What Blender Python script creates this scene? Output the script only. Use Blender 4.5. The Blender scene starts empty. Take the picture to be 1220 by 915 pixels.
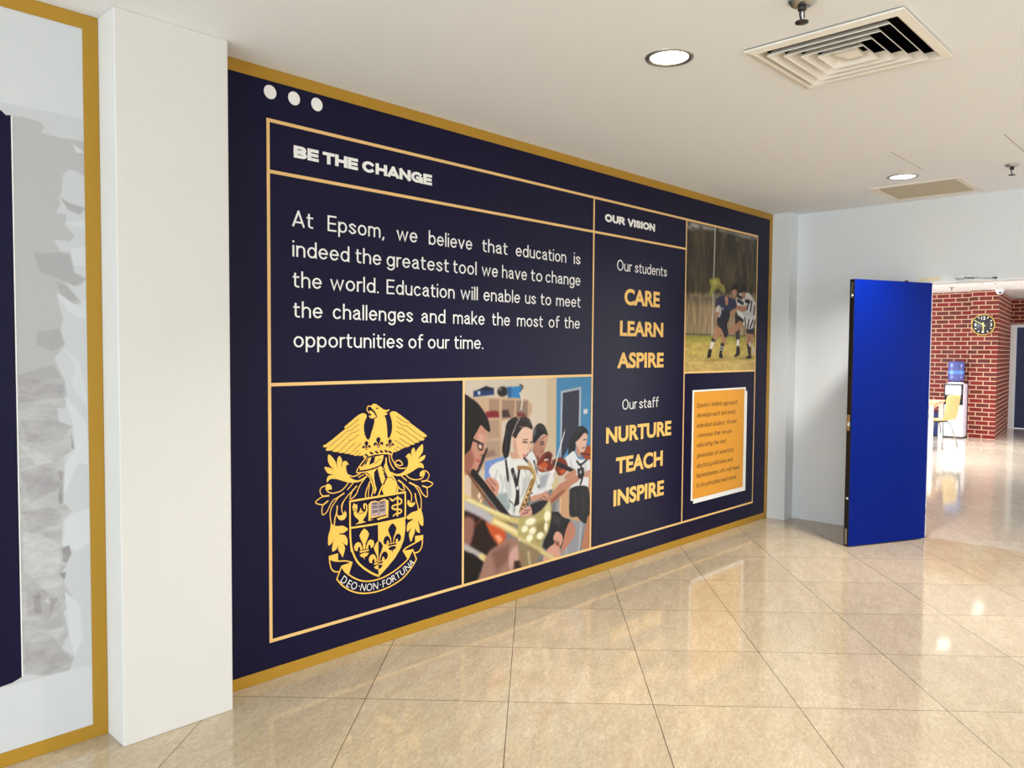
import bpy, bmesh, math, random
import numpy as np
from mathutils import Vector, Matrix
SC = bpy.context.scene
COL = SC.collection
# ------------------------------------------------------------------ camera, world, lights, exposure
def set_camera():
    f, yaw, pitch, roll = 936.0332, .8108, .0428, .0073
    cy, sy, cp, sp = math.cos(yaw), math.sin(yaw), math.cos(pitch), math.sin(pitch)
    fwd = Vector((sy*cp, cy*cp, -sp)); right = Vector((cy, -sy, 0)); up = right.cross(fwd)
    r = right*math.cos(roll)+up*math.sin(roll); u = -right*math.sin(roll)+up*math.cos(roll)
    cam = bpy.data.cameras.new('camera'); cam.sensor_width = 36; cam.sensor_fit = 'HORIZONTAL'
    cam.lens = f/1220*36; cam.clip_start = .05; cam.clip_end = 200
    o = bpy.data.objects.new('camera', cam); COL.objects.link(o)
    m = Matrix((r, u, -fwd)).transposed().to_4x4(); m.translation = (-.6069, -3.1207, 1.4627)
    o.matrix_world = m; SC.camera = o
set_camera()
SC.view_settings.view_transform = 'Standard'; SC.view_settings.look = 'None'
SC.view_settings.gamma = 1; SC.view_settings.use_curve_mapping = False
SC.view_settings.exposure = 0.0
w = bpy.data.worlds.new('world'); SC.world = w; w.use_nodes = True
w.node_tree.nodes['Background'].inputs[0].default_value = (.85, .92, 1, 1)
w.node_tree.nodes['Background'].inputs[1].default_value = 1.0
def area(name, loc, target, sx, sy, power, col, spread=180):
    l = bpy.data.lights.new(name, 'AREA'); l.shape = 'RECTANGLE'; l.size = sx; l.size_y = sy
    l.energy = power; l.color = col; l.spread = math.radians(spread)
    o = bpy.data.objects.new(name, l); COL.objects.link(o); o.location = loc
    d = Vector(target)-Vector(loc); o.rotation_euler = d.to_track_quat('-Z', 'Y').to_euler()
    return o
# daylight through added, unseen windows behind and beside the camera and beyond the doorway
area('daylight_rear', (-5.2, -3.3, 1.35), (0, -3.3, 1.75), 5.6, 2.2, 350, (.74, .88, 1))
area('daylight_side', (1.6, -7.3, 1.35), (1.6, 0, 2.1), 8.0, 2.2, 80, (.90, .95, 1))
area('daylight_far_left', (10.2, 5.75, 1.3), (10.2, 0, 1.3), 6.0, 2.2, 640, (.88, .95, 1))
area('daylight_far_right', (14.2, -7.7, 1.3), (14.2, 0, 1.3), 5.6, 2.2, 330, (.92, .96, 1))
# ------------------------------------------------------------------ helpers
def lin(c):
    out = []
    for v in c[:3]:
        v /= 255.0; out.append(v/12.92 if v <= .04045 else ((v+.055)/1.055)**2.4)
    return out
def L4(c): return (*lin(c), 1)
def mat(name, col, rough=.5, spec=.5, metal=0, emit=0, trans=0, bump=0, bscale=40, coat=0):
    m = bpy.data.materials.new(name); m.use_nodes = True; n = m.node_tree.nodes; b = n['Principled BSDF']
    b.inputs['Base Color'].default_value = L4(col); b.inputs['Roughness'].default_value = rough
    b.inputs['Specular IOR Level'].default_value = spec; b.inputs['Metallic'].default_value = metal
    b.inputs['Transmission Weight'].default_value = trans; b.inputs['Coat Weight'].default_value = coat
    if emit: b.inputs['Emission Color'].default_value = L4(col); b.inputs['Emission Strength'].default_value = emit
    if bump:
        t = n.new('ShaderNodeTexNoise'); t.inputs['Scale'].default_value = bscale; t.inputs['Detail'].default_value = 4
        bp = n.new('ShaderNodeBump'); bp.inputs['Strength'].default_value = bump; bp.inputs['Distance'].default_value = .01
        c = n.new('ShaderNodeTexCoord')
        m.node_tree.links.new(c.outputs['Object'], t.inputs['Vector']); m.node_tree.links.new(t.outputs['Fac'], bp.inputs['Height'])
        m.node_tree.links.new(bp.outputs['Normal'], b.inputs['Normal'])
    return m
def mnode(m, t, **kw):
    n = m.node_tree.nodes.new(t)
    for k, v in kw.items():
        if k.startswith('i_'):
            n.inputs[k[2:].replace('_', ' ')].default_value = v
        else: setattr(n, k, v)
    return n
ROOTLOC = {}
class MB:
    def __init__(self): self.v = []; self.f = []; self.mi = []; self.sm = []
    def add(self, vs, fs, mi=0, smooth=False):
        b = len(self.v); self.v += [tuple(q) for q in vs]
        for q in fs: self.f.append([b+i for i in q]); self.mi.append(mi); self.sm.append(smooth)
        return self
    def box(self, x0, x1, y0, y1, z0, z1, mi=0, xf=None, bev=0):
        if bev:
            bm = bmesh.new(); bmesh.ops.create_cube(bm, size=1)
            for v in bm.verts: v.co = Vector(((x0+x1)/2+v.co.x*(x1-x0), (y0+y1)/2+v.co.y*(y1-y0), (z0+z1)/2+v.co.z*(z1-z0)))
            bmesh.ops.bevel(bm, geom=list(bm.edges), offset=bev, segments=3, affect='EDGES', profile=.5)
            bm.verts.index_update(); vs = [v.co.copy() for v in bm.verts]; fs = [[v.index for v in f.verts] for f in bm.faces]; bm.free()
            if xf: vs = [xf(q) for q in vs]
            return self.add(vs, fs, mi)
        vs = [(x0,y0,z0),(x1,y0,z0),(x1,y1,z0),(x0,y1,z0),(x0,y0,z1),(x1,y0,z1),(x1,y1,z1),(x0,y1,z1)]
        if xf: vs = [xf(q) for q in vs]
        return self.add(vs, [(0,3,2,1),(4,5,6,7),(0,1,5,4),(1,2,6,5),(2,3,7,6),(3,0,4,7)], mi)
    def lathe(self, c, prof, n=32, mi=0, axis='z', smooth=True, cap=True):
        # prof: (radius, height) list
        vs = []; fs = []
        for r, h in prof:
            for k in range(n):
                a = 2*math.pi*k/n; p = (r*math.cos(a), r*math.sin(a), h)
                if axis == 'x': p = (h, r*math.cos(a), r*math.sin(a))
                if axis == 'y': p = (r*math.sin(a), h, r*math.cos(a))
                vs.append((c[0]+p[0], c[1]+p[1], c[2]+p[2]))
        for i in range(len(prof)-1):
            for k in range(n):
                k2 = (k+1) % n; fs.append((i*n+k, i*n+k2, (i+1)*n+k2, (i+1)*n+k))
        if cap:
            fs.append(tuple(range(n))[::-1]); fs.append(tuple((len(prof)-1)*n+k for k in range(n)))
        return self.add(vs, fs, mi, smooth)
    def tube(self, pts, r, n=10, mi=0):
        pts = [Vector(p) for p in pts]; vs = []; fs = []
        ref = Vector((0, 0, 1)); 
        for i, p in enumerate(pts):
            t = (pts[min(i+1, len(pts)-1)]-pts[max(i-1, 0)]).normalized()
            a = t.cross(ref if abs(t.z) < .95 else Vector((1, 0, 0))).normalized(); b = t.cross(a).normalized()
            rr = r[i] if isinstance(r, (list, tuple)) else r
            for k in range(n):
                an = 2*math.pi*k/n; vs.append(p+a*rr*math.cos(an)+b*rr*math.sin(an))
        for i in range(len(pts)-1):
            for k in range(n):
                k2 = (k+1) % n; fs.append((i*n+k, i*n+k2, (i+1)*n+k2, (i+1)*n+k))
        fs.append(tuple(range(n))[::-1]); fs.append(tuple((len(pts)-1)*n+k for k in range(n)))
        return self.add(vs, fs, mi, True)
    def build(self, name, mats, parent=None):
        me = bpy.data.meshes.new(name)
        off = Vector(ROOTLOC.get(parent.name, (0, 0, 0))) if parent else Vector((0, 0, 0))
        me.from_pydata([Vector(q)-off for q in self.v], [], self.f); me.update()
        bm = bmesh.new(); bm.from_mesh(me); bmesh.ops.recalc_face_normals(bm, faces=bm.faces); bm.to_mesh(me); bm.free()
        for p, s, k in zip(me.polygons, self.sm, self.mi): p.use_smooth = s; p.material_index = k
        for m in (mats if isinstance(mats, (list, tuple)) else [mats]): me.materials.append(m)
        o = bpy.data.objects.new(name, me); COL.objects.link(o)
        if parent: o.parent = parent; ROOTLOC[o.name] = tuple(off)
        return o
def tag(o, label, cat=None, group=None, kind=None):
    o['label'] = label
    if cat: o['category'] = cat
    if group: o['group'] = group
    if kind: o['kind'] = kind
    return o
def thing(name, label, cat, loc, group=None):
    o = bpy.data.objects.new(name, None); o.empty_display_size = .1; COL.objects.link(o); o.location = loc
    ROOTLOC[o.name] = tuple(loc); return tag(o, label, cat, group)
def struct(name, mb, m, label=None):
    o = mb.build(name, m); o['kind'] = 'structure'
    return o
def dup(root, loc, label, group=None):
    r = root.copy(); COL.objects.link(r); r.location = loc; r['label'] = label
    if group: r['group'] = group
    for ch in list(root.children):
        c = ch.copy(); COL.objects.link(c); c.parent = r
        for g in list(ch.children):
            d = g.copy(); COL.objects.link(d); d.parent = c
    return r
def rot(cx, cy, a):
    c, s = math.cos(a), math.sin(a)
    return lambda q: (cx+q[0]*c-q[1]*s, cy+q[0]*s+q[1]*c, q[2])
# ------------------------------------------------------------------ materials
def floor_material(name, lo, hi, grout):
    m = bpy.data.materials.new(name); m.use_nodes = True; N = m.node_tree.nodes; K = m.node_tree.links; b = N['Principled BSDF']
    tc = mnode(m, 'ShaderNodeTexCoord')
    mp = mnode(m, 'ShaderNodeMapping', vector_type='TEXTURE'); mp.inputs['Location'].default_value = (1.3188, -.456, 0)
    mp.inputs['Rotation'].default_value = (0, 0, -.8412); mp.inputs['Scale'].default_value = (.6, .6, .6)
    K.new(tc.outputs['Object'], mp.inputs['Vector'])
    sep = mnode(m, 'ShaderNodeSeparateXYZ'); K.new(mp.outputs[0], sep.inputs[0])
    def math_(op, a, bb=None):
        n = mnode(m, 'ShaderNodeMath', operation=op)
        for i, q in enumerate((a, bb)):
            if q is None: continue
            if isinstance(q, (int, float)): n.inputs[i].default_value = q
            else: K.new(q, n.inputs[i])
        return n.outputs[0]
    ds = []
    for ax in (0, 1):
        fr = math_('FRACT', sep.outputs[ax]); d = math_('ABSOLUTE', math_('SUBTRACT', fr, .5)); ds.append(d)
    edge = math_('MAXIMUM', ds[0], ds[1])
    line = math_('GREATER_THAN', edge, .5-.0026)
    fl = mnode(m, 'ShaderNodeVectorMath', operation='FLOOR'); K.new(mp.outputs[0], fl.inputs[0])
    wn = mnode(m, 'ShaderNodeTexWhiteNoise', noise_dimensions='3D'); K.new(fl.outputs[0], wn.inputs['Vector'])
    off = mnode(m, 'ShaderNodeVectorMath', operation='SCALE'); off.inputs['Scale'].default_value = 37.0; K.new(wn.outputs['Color'], off.inputs[0])
    ad = mnode(m, 'ShaderNodeVectorMath', operation='ADD'); K.new(mp.outputs[0], ad.inputs[0]); K.new(off.outputs[0], ad.inputs[1])
    # travertine veining running across each tile
    def noise(rotz, sc, scale, detail, dist):
        q0 = mnode(m, 'ShaderNodeMapping'); q0.inputs['Rotation'].default_value = (0, 0, rotz); K.new(ad.outputs[0], q0.inputs['Vector'])
        q = mnode(m, 'ShaderNodeMapping'); q.inputs['Scale'].default_value = sc; K.new(q0.outputs[0], q.inputs['Vector'])
        n = mnode(m, 'ShaderNodeTexNoise'); n.inputs['Scale'].default_value = scale; n.inputs['Detail'].default_value = detail
        n.inputs['Distortion'].default_value = dist; n.inputs['Roughness'].default_value = .6
        K.new(q.outputs[0], n.inputs['Vector']); return n.outputs['Fac']
    v1 = noise(-1.3, (1.0, 3.4, 1), 2.4, 5, .8); v2 = noise(-1.3, (1.0, 2.6, 1), 24, 3, 1.1)
    r1 = mnode(m, 'ShaderNodeValToRGB'); e = r1.color_ramp.elements
    e[0].position = .15; e[0].color = L4(lo); e[1].position = .85; e[1].color = L4(hi); K.new(v1, r1.inputs[0])
    r2 = mnode(m, 'ShaderNodeValToRGB'); e = r2.color_ramp.elements
    e[0].position = .36; e[0].color = (.78, .76, .71, 1); e[1].position = .68; e[1].color = (1.12, 1.12, 1.13, 1); K.new(v2, r2.inputs[0])
    mx = mnode(m, 'ShaderNodeMix', data_type='RGBA', blend_type='MULTIPLY'); mx.inputs[0].default_value = .8
    K.new(r1.outputs[0], mx.inputs[6]); K.new(r2.outputs[0], mx.inputs[7])
    tv = mnode(m, 'ShaderNodeMix', data_type='RGBA', blend_type='MULTIPLY'); tv.inputs[0].default_value = 1
    r3 = mnode(m, 'ShaderNodeValToRGB'); e = r3.color_ramp.elements; e[0].color = (.93, .93, .93, 1); e[1].color = (1.03, 1.03, 1.03, 1); K.new(wn.outputs['Value'], r3.inputs[0])
    K.new(mx.outputs[2], tv.inputs[6]); K.new(r3.outputs[0], tv.inputs[7])
    gm = mnode(m, 'ShaderNodeMix', data_type='RGBA'); K.new(line, gm.inputs[0]); K.new(tv.outputs[2], gm.inputs[6]); gm.inputs[7].default_value = L4(grout)
    K.new(gm.outputs[2], b.inputs['Base Color'])
    rg = mnode(m, 'ShaderNodeMapRange'); rg.inputs['To Min'].default_value = .012; rg.inputs['To Max'].default_value = .03; K.new(v2, rg.inputs[0])
    K.new(rg.outputs[0], b.inputs['Roughness']); b.inputs['Specular IOR Level'].default_value = .5
    bp = mnode(m, 'ShaderNodeBump'); bp.inputs['Strength'].default_value = .03; bp.inputs['Distance'].default_value = .004
    hh = math_('SUBTRACT', v2, math_('MULTIPLY', line, 1.0)); K.new(hh, bp.inputs['Height']); K.new(bp.outputs[0], b.inputs['Normal'])
    return m
def brick_material():
    m = bpy.data.materials.new('red_brick'); m.use_nodes = True; K = m.node_tree.links; b = m.node_tree.nodes['Principled BSDF']
    tc = mnode(m, 'ShaderNodeTexCoord'); g = mnode(m, 'ShaderNodeNewGeometry'); s1 = mnode(m, 'ShaderNodeSeparateXYZ'); s2 = mnode(m, 'ShaderNodeSeparateXYZ')
    K.new(tc.outputs['Object'], s1.inputs[0]); K.new(g.outputs['Normal'], s2.inputs[0])
    ab = mnode(m, 'ShaderNodeMath', operation='ABSOLUTE'); K.new(s2.outputs[0], ab.inputs[0])
    gt = mnode(m, 'ShaderNodeMath', operation='GREATER_THAN'); K.new(ab.outputs[0], gt.inputs[0]); gt.inputs[1].default_value = .6
    mx = mnode(m, 'ShaderNodeMix'); K.new(gt.outputs[0], mx.inputs[0]); K.new(s1.outputs[0], mx.inputs[2]); K.new(s1.outputs[1], mx.inputs[3])
    cb = mnode(m, 'ShaderNodeCombineXYZ'); K.new(mx.outputs[0], cb.inputs[0]); K.new(s1.outputs[2], cb.inputs[1])
    br = mnode(m, 'ShaderNodeTexBrick'); K.new(cb.outputs[0], br.inputs['Vector'])
    br.inputs['Scale'].default_value = 1; br.inputs['Brick Width'].default_value = .205; br.inputs['Row Height'].default_value = .0765
    br.inputs['Mortar Size'].default_value = .0075; br.inputs['Mortar Smooth'].default_value = .1; br.inputs['Bias'].default_value = -.25
    br.inputs['Color1'].default_value = L4((122, 28, 30)); br.inputs['Color2'].default_value = L4((80, 40, 36)); br.inputs['Mortar'].default_value = L4((200, 168, 138))
    no = mnode(m, 'ShaderNodeTexNoise'); no.inputs['Scale'].default_value = 9; K.new(tc.outputs['Object'], no.inputs['Vector'])
    rr = mnode(m, 'ShaderNodeValToRGB'); e = rr.color_ramp.elements; e[0].color = (.75, .75, .75, 1); e[1].color = (1.2, 1.2, 1.2, 1); K.new(no.outputs['Fac'], rr.inputs[0])
    mm = mnode(m, 'ShaderNodeMix', data_type='RGBA', blend_type='MULTIPLY'); mm.inputs[0].default_value = .7; K.new(br.outputs['Color'], mm.inputs[6]); K.new(rr.outputs[0], mm.inputs[7])
    K.new(mm.outputs[2], b.inputs['Base Color']); b.inputs['Roughness'].default_value = .55; b.inputs['Specular IOR Level'].default_value = .3
    bp = mnode(m, 'ShaderNodeBump', invert=True); bp.inputs['Strength'].default_value = .5; bp.inputs['Distance'].default_value = .006; K.new(br.outputs['Fac'], bp.inputs['Height']); K.new(bp.outputs[0], b.inputs['Normal'])
    return m
def attr_material(name, rough=.45):
    m = bpy.data.materials.new(name); m.use_nodes = True; b = m.node_tree.nodes['Principled BSDF']
    a = mnode(m, 'ShaderNodeVertexColor', layer_name='print'); m.node_tree.links.new(a.outputs[0], b.inputs['Base Color'])
    b.inputs['Roughness'].default_value = rough; b.inputs['Specular IOR Level'].default_value = .2
    return m
M = dict(
 wall=mat('white_wall_paint', (224, 226, 225), .6, .3, bump=.05, bscale=60),
 pillar=mat('pillar_paint', (213, 209, 202), .6, .3, bump=.12, bscale=26),
 ceiling=mat('ceiling_paint', (238, 239, 240), .8, .2),
 floor=floor_material('polished_beige_tile', (178, 159, 130), (204, 187, 160), (70, 56, 44)), floor_far=floor_material('beige_tile_reflection_veil', (188, 176, 160), (210, 199, 185), (150, 142, 132)), brick=brick_material(),  # far floor: same beige tile, with the bright reflection veil put into its colour
 navy=mat('navy_vinyl', (20, 17, 46), .42, .13), gold=mat('gold_vinyl', (172, 130, 42), .45, .25), rule=mat('gold_rule', (230, 188, 122), .5, .3),
 white=mat('white_print', (236, 234, 228), .5, .3), amber=mat('amber_print', (240, 192, 104), .5, .3), crest=mat('crest_gold', (240, 188, 84), .5, .3),
 mauve=mat('mauve_print', (172, 150, 146), .5, .3), card=mat('ochre_card', (222, 154, 50), .5, .3), ink=mat('brown_ink', (64, 38, 40), .5, .3),
 pale=mat('pale_grey_vinyl', (202, 203, 203), .45, .35), photo=attr_material('photo_print'),
 blue=mat('royal_blue_paint', (0, 26, 116), .3, .07), black=mat('black_edge', (12, 12, 14), .5, .4), steel=mat('steel', (190, 190, 188), .3, .5, 1),
 chrome=mat('chrome', (176, 176, 180), .16, .5, 1), frame=mat('white_gloss_paint', (238, 238, 236), .35, .5), dark=mat('dark_metal', (66, 60, 56), .4, .5, .7),
 lamp=mat('lamp_glow', (255, 250, 240), .4, .3, emit=14), vent=mat('vent_paint', (232, 224, 210), .5, .4), void=mat('duct_black', (10, 10, 11), .9, .1),
 panel=mat('filter_panel', (196, 186, 160), .7, .2), slate=mat('slate_blue_paint', (48, 62, 92), .35, .5), plastic=mat('white_plastic', (222, 223, 228), .35, .5),
 lilac=mat('pale_lilac_plastic', (222, 214, 230), .4, .5), gloss=mat('gloss_black', (14, 14, 16), .2, .5), water=mat('blue_bottle', (112, 122, 200), .12, .5, trans=.45),
 wood=mat('pale_wood', (232, 196, 132), .45, .4), oak=mat('table_oak', (214, 168, 130), .45, .4), navybox=mat('navy_laminate', (34, 44, 92), .45, .4),
 clockface=mat('clock_face', (58, 60, 70), .4, .4), clockrim=mat('clock_rim', (214, 184, 92), .35, .5), hand=mat('clock_hand', (236, 226, 140), .4, .4), seam=mat('seam_shadow', (176, 164, 148), .8, .1),
 strip=mat('cream_tape', (226, 214, 178), .6, .3))
# ------------------------------------------------------------------ the setting
H, LX, XB, HF = 2.6628, 5.957, 6.112, 2.55
struct('floor', MB().box(-5.1, XB+.07, -7.6, 5.7, -.12, 0), M['floor'])
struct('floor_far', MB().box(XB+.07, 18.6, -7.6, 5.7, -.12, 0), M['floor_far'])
VX, VY, VR = 2.622, -1.891, .272       # hole for the air diffuser
struct('ceiling', MB().box(-5.1, VX-VR, -7.2, .15, H, H+.12).box(VX+VR, 6.25, -7.2, .15, H, H+.12).box(VX-VR, VX+VR, -7.2, VY-VR, H, H+.12).box(VX-VR, VX+VR, VY+VR, .15, H, H+.12), M['ceiling'])
struct('ceiling_far', MB().box(6.252, 18.6, -7.6, 5.7, HF, HF+.12), M['ceiling'])
struct('wall_left', MB().box(-5.1, 6.25, 0, .15, 0, H), M['wall'])
def framed_wall(mb, ax, pos, t, a0, a1, h, w0, w1, z0, z1):
    for (p, q, r, s) in ((a0, w0, 0, h), (w1, a1, 0, h), (w0, w1, 0, z0), (w0, w1, z1, h)):
        if ax == 'x': mb.box(pos, pos+t, p, q, r, s)
        else: mb.box(p, q, pos, pos+t, r, s)
    return mb
struct('wall_rear', framed_wall(MB(), 'x', -5.1, .15, -7.2, 0, H, -6.2, -.5, .2, 2.45), M['wall'])
struct('wall_right', framed_wall(MB(), 'y', -7.2, .15, -4.95, 6.11, H, -2.6, 5.6, .2, 2.45), M['wall'])
def unseen_window(name, ax, pos, a0, a1, z0, z1, n):  # unseen windows, added to bring daylight into both rooms
    mb = MB()
    for k in range(n+1):
        a = a0+(a1-a0)*k/n; w_ = .03
        lo, hi = max(a0, a-w_), min(a1, a+w_)
        if ax == 'x': mb.box(pos-.03, pos+.03, lo, hi, z0, z1)
        else: mb.box(lo, hi, pos-.03, pos+.03, z0, z1)
    for z in (z0, z1-.05):
        if ax == 'x': mb.box(pos-.03, pos+.03, a0, a1, z, z+.05)
        else: mb.box(a0, a1, pos-.03, pos+.03, z, z+.05)
    struct(name, mb, M['frame'])
unseen_window('unseen_window_1', 'x', -5.02, -6.2, -.5, .2, 2.45, 4)
unseen_window('unseen_window_2', 'y', -7.12, -2.6, 5.6, .2, 2.45, 6)
DY0, DY1, DZ = -1.205, -3.1, 2.02
struct('wall_back', MB().box(XB, XB+.14, DY0, 0, 0, H).box(XB, XB+.14, DY1, DY0, DZ, H).box(XB, XB+.14, -7.2, DY1, 0, H), M['wall'])
struct('wall_column', MB().box(LX, XB, -.166, 0, 0, H), M['wall'])
struct('wall_pillar', MB().box(.4627, .8852, -.157, 0, 0, H, bev=.004), M['pillar'])
struct('trim_1', MB().box(XB+.002, XB+.138, DY0-.012, DY0, 0, DZ).box(XB+.002, XB+.138, DY1, DY0-.012, DZ-.012, DZ), M['frame'])
# room beyond the doorway
struct('wall_far', MB().box(14.95, 15.2, .53, 5.55, 0, HF).add([(14.75,.53,0),(14.75,.11,0),(17.4,.445,0),(17.4,.53,0),(14.75,.53,HF),(14.75,.11,HF),(17.4,.445,HF),(17.4,.53,HF)], [(0,1,2,3),(4,5,6,7),(0,1,5,4),(1,2,6,5),(2,3,7,6),(3,0,4,7)]).box(17.4, 17.55, -7.45, .445, 2.04, HF).box(17.4, 17.55, -7.45, -.75, 0, 2.04), M['brick'])
struct('wall_far_left', framed_wall(MB(), 'y', 5.55, .15, 6.25, 18.6, HF, 7.2, 13.2, .2, 2.4), M['wall'])
struct('wall_far_right', framed_wall(MB(), 'y', -7.6, .15, 6.25, 18.6, HF, 11.4, 17.0, .2, 2.4), M['wall'])
unseen_window('unseen_window_3', 'y', 5.62, 7.2, 13.2, .2, 2.4, 4)
unseen_window('unseen_window_4', 'y', -7.52, 11.4, 17.0, .2, 2.4, 4)
struct('wall_far_near', MB().box(6.11, 6.252, .15, 5.55, 0, HF), M['wall'])
# slate door at the end of the room beyond
d2 = MB().box(17.42, 17.46, -.64, .345, .012, 1.985).build('door_2', M['slate'])
tag(d2, 'slate blue door in a white frame at the right end of the brick wall', 'door', kind='structure')
fr = struct('trim_2', MB().box(17.37, 17.5, .355, .443, 0, 2.04).box(17.37, 17.5, -.74, -.65, 0, 2.04).box(17.37, 17.5, -.65, .355, 1.99, 2.04), M['frame'])
# ------------------------------------------------------------------ flat print helpers (mural plane, millimetres -> metres)
def catmull(pts, closed=False, n=4):
    P = [Vector(p) for p in pts]; out = []; m = len(P)
    rng = range(m if closed else m-1)
    for i in rng:
        p1, p2 = P[i], P[(i+1) % m]
        p0 = P[(i-1) % m] if (closed or i > 0) else p1; p3 = P[(i+2) % m] if (closed or i+2 < m) else p2
        for k in range(n):
            t = k/n; out.append(.5*((2*p1)+(p2-p0)*t+(2*p0-5*p1+4*p2-p3)*t*t+(3*p1-p0-3*p2+p3)*t**3))
    if not closed: out.append(P[-1])
    return out
class Print:
    """flat shapes on the wall face, each layer a hair in front of the one below"""
    def __init__(self, y0=-.0036): self.mb = MB(); self.y = y0
    def poly(self, pts, mi=0):
        self.y -= .00002
        a = sum(pts[i-1][0]*pts[i][1]-pts[i][0]*pts[i-1][1] for i in range(len(pts)))
        pts = pts if a > 0 else pts[::-1]
        self.mb.add([(p[0]/1000, self.y, p[1]/1000) for p in pts], [tuple(range(len(pts)))], mi); return self
    def stroke(self, pts, wd, mi=0, taper=False):
        self.y -= .00002
        P = catmull(pts, n=4) if len(pts) > 2 else [Vector(p) for p in pts]; vs = []; fs = []
        for i, p in enumerate(P):
            t = (P[min(i+1, len(P)-1)]-P[max(i-1, 0)]).normalized(); nn = Vector((-t.y, t.x))*wd/2
            e = t*wd*.3 if i == len(P)-1 else (-t*wd*.3 if i == 0 else Vector((0, 0)))
            vs += [((p+nn+e).x/1000, self.y, (p+nn+e).y/1000), ((p-nn+e).x/1000, self.y, (p-nn+e).y/1000)]
        for i in range(len(P)-1): fs.append((2*i, 2*i+1, 2*i+3, 2*i+2))
        self.mb.add(vs, fs, mi); return self
    def rect(self, x0, x1, z0, z1, mi=0): return self.poly([(x0*1000, z0*1000), (x1*1000, z0*1000), (x1*1000, z1*1000), (x0*1000, z1*1000)], mi)
    def build(self, name, mats, parent):
        o = self.mb.build(name, mats, parent)
        bm = bmesh.new(); bm.from_mesh(o.data)
        for f in bm.faces:
            f.normal_update()
            if f.normal.y > 0: f.normal_flip()
        bm.to_mesh(o.data); bm.free(); return o
_glyph = {}
def glyphs(s, offset):
    k = (s, offset)
    if k not in _glyph:
        c = bpy.data.curves.new('lettering', 'FONT'); c.body = s; c.offset = offset; c.resolution_u = 4
        o = bpy.data.objects.new('lettering', c); me = bpy.data.meshes.new_from_object(o)
        _glyph[k] = ([tuple(v.co[:2]) for v in me.vertices], [tuple(p.vertices) for p in me.polygons])
        bpy.data.objects.remove(o); bpy.data.curves.remove(c); bpy.data.meshes.remove(me)
    return _glyph[k]
def word(mb, s, x0, x1, z, cap, y, offset=0, shear=0, mi=0):
    vs, fs = glyphs(s, offset); xs = [v[0] for v in vs]; a, b = min(xs), max(xs); hv = [v[1] for v in glyphs('H', offset)[0]]
    k = cap/(max(hv)-min(hv)); sx = (x1-x0)/(b-a); base = min(hv)
    mb.add([(x0+(v[0]-a)*sx+shear*(v[1]-base)*k, y, z+(v[1]-base)*k) for v in vs], fs, mi)
def flatten(o):
    bm = bmesh.new(); bm.from_mesh(o.data)
    for f in bm.faces:
        f.normal_update()
        if f.normal.y > 0: f.normal_flip()
    bm.to_mesh(o.data); bm.free(); return o

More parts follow.
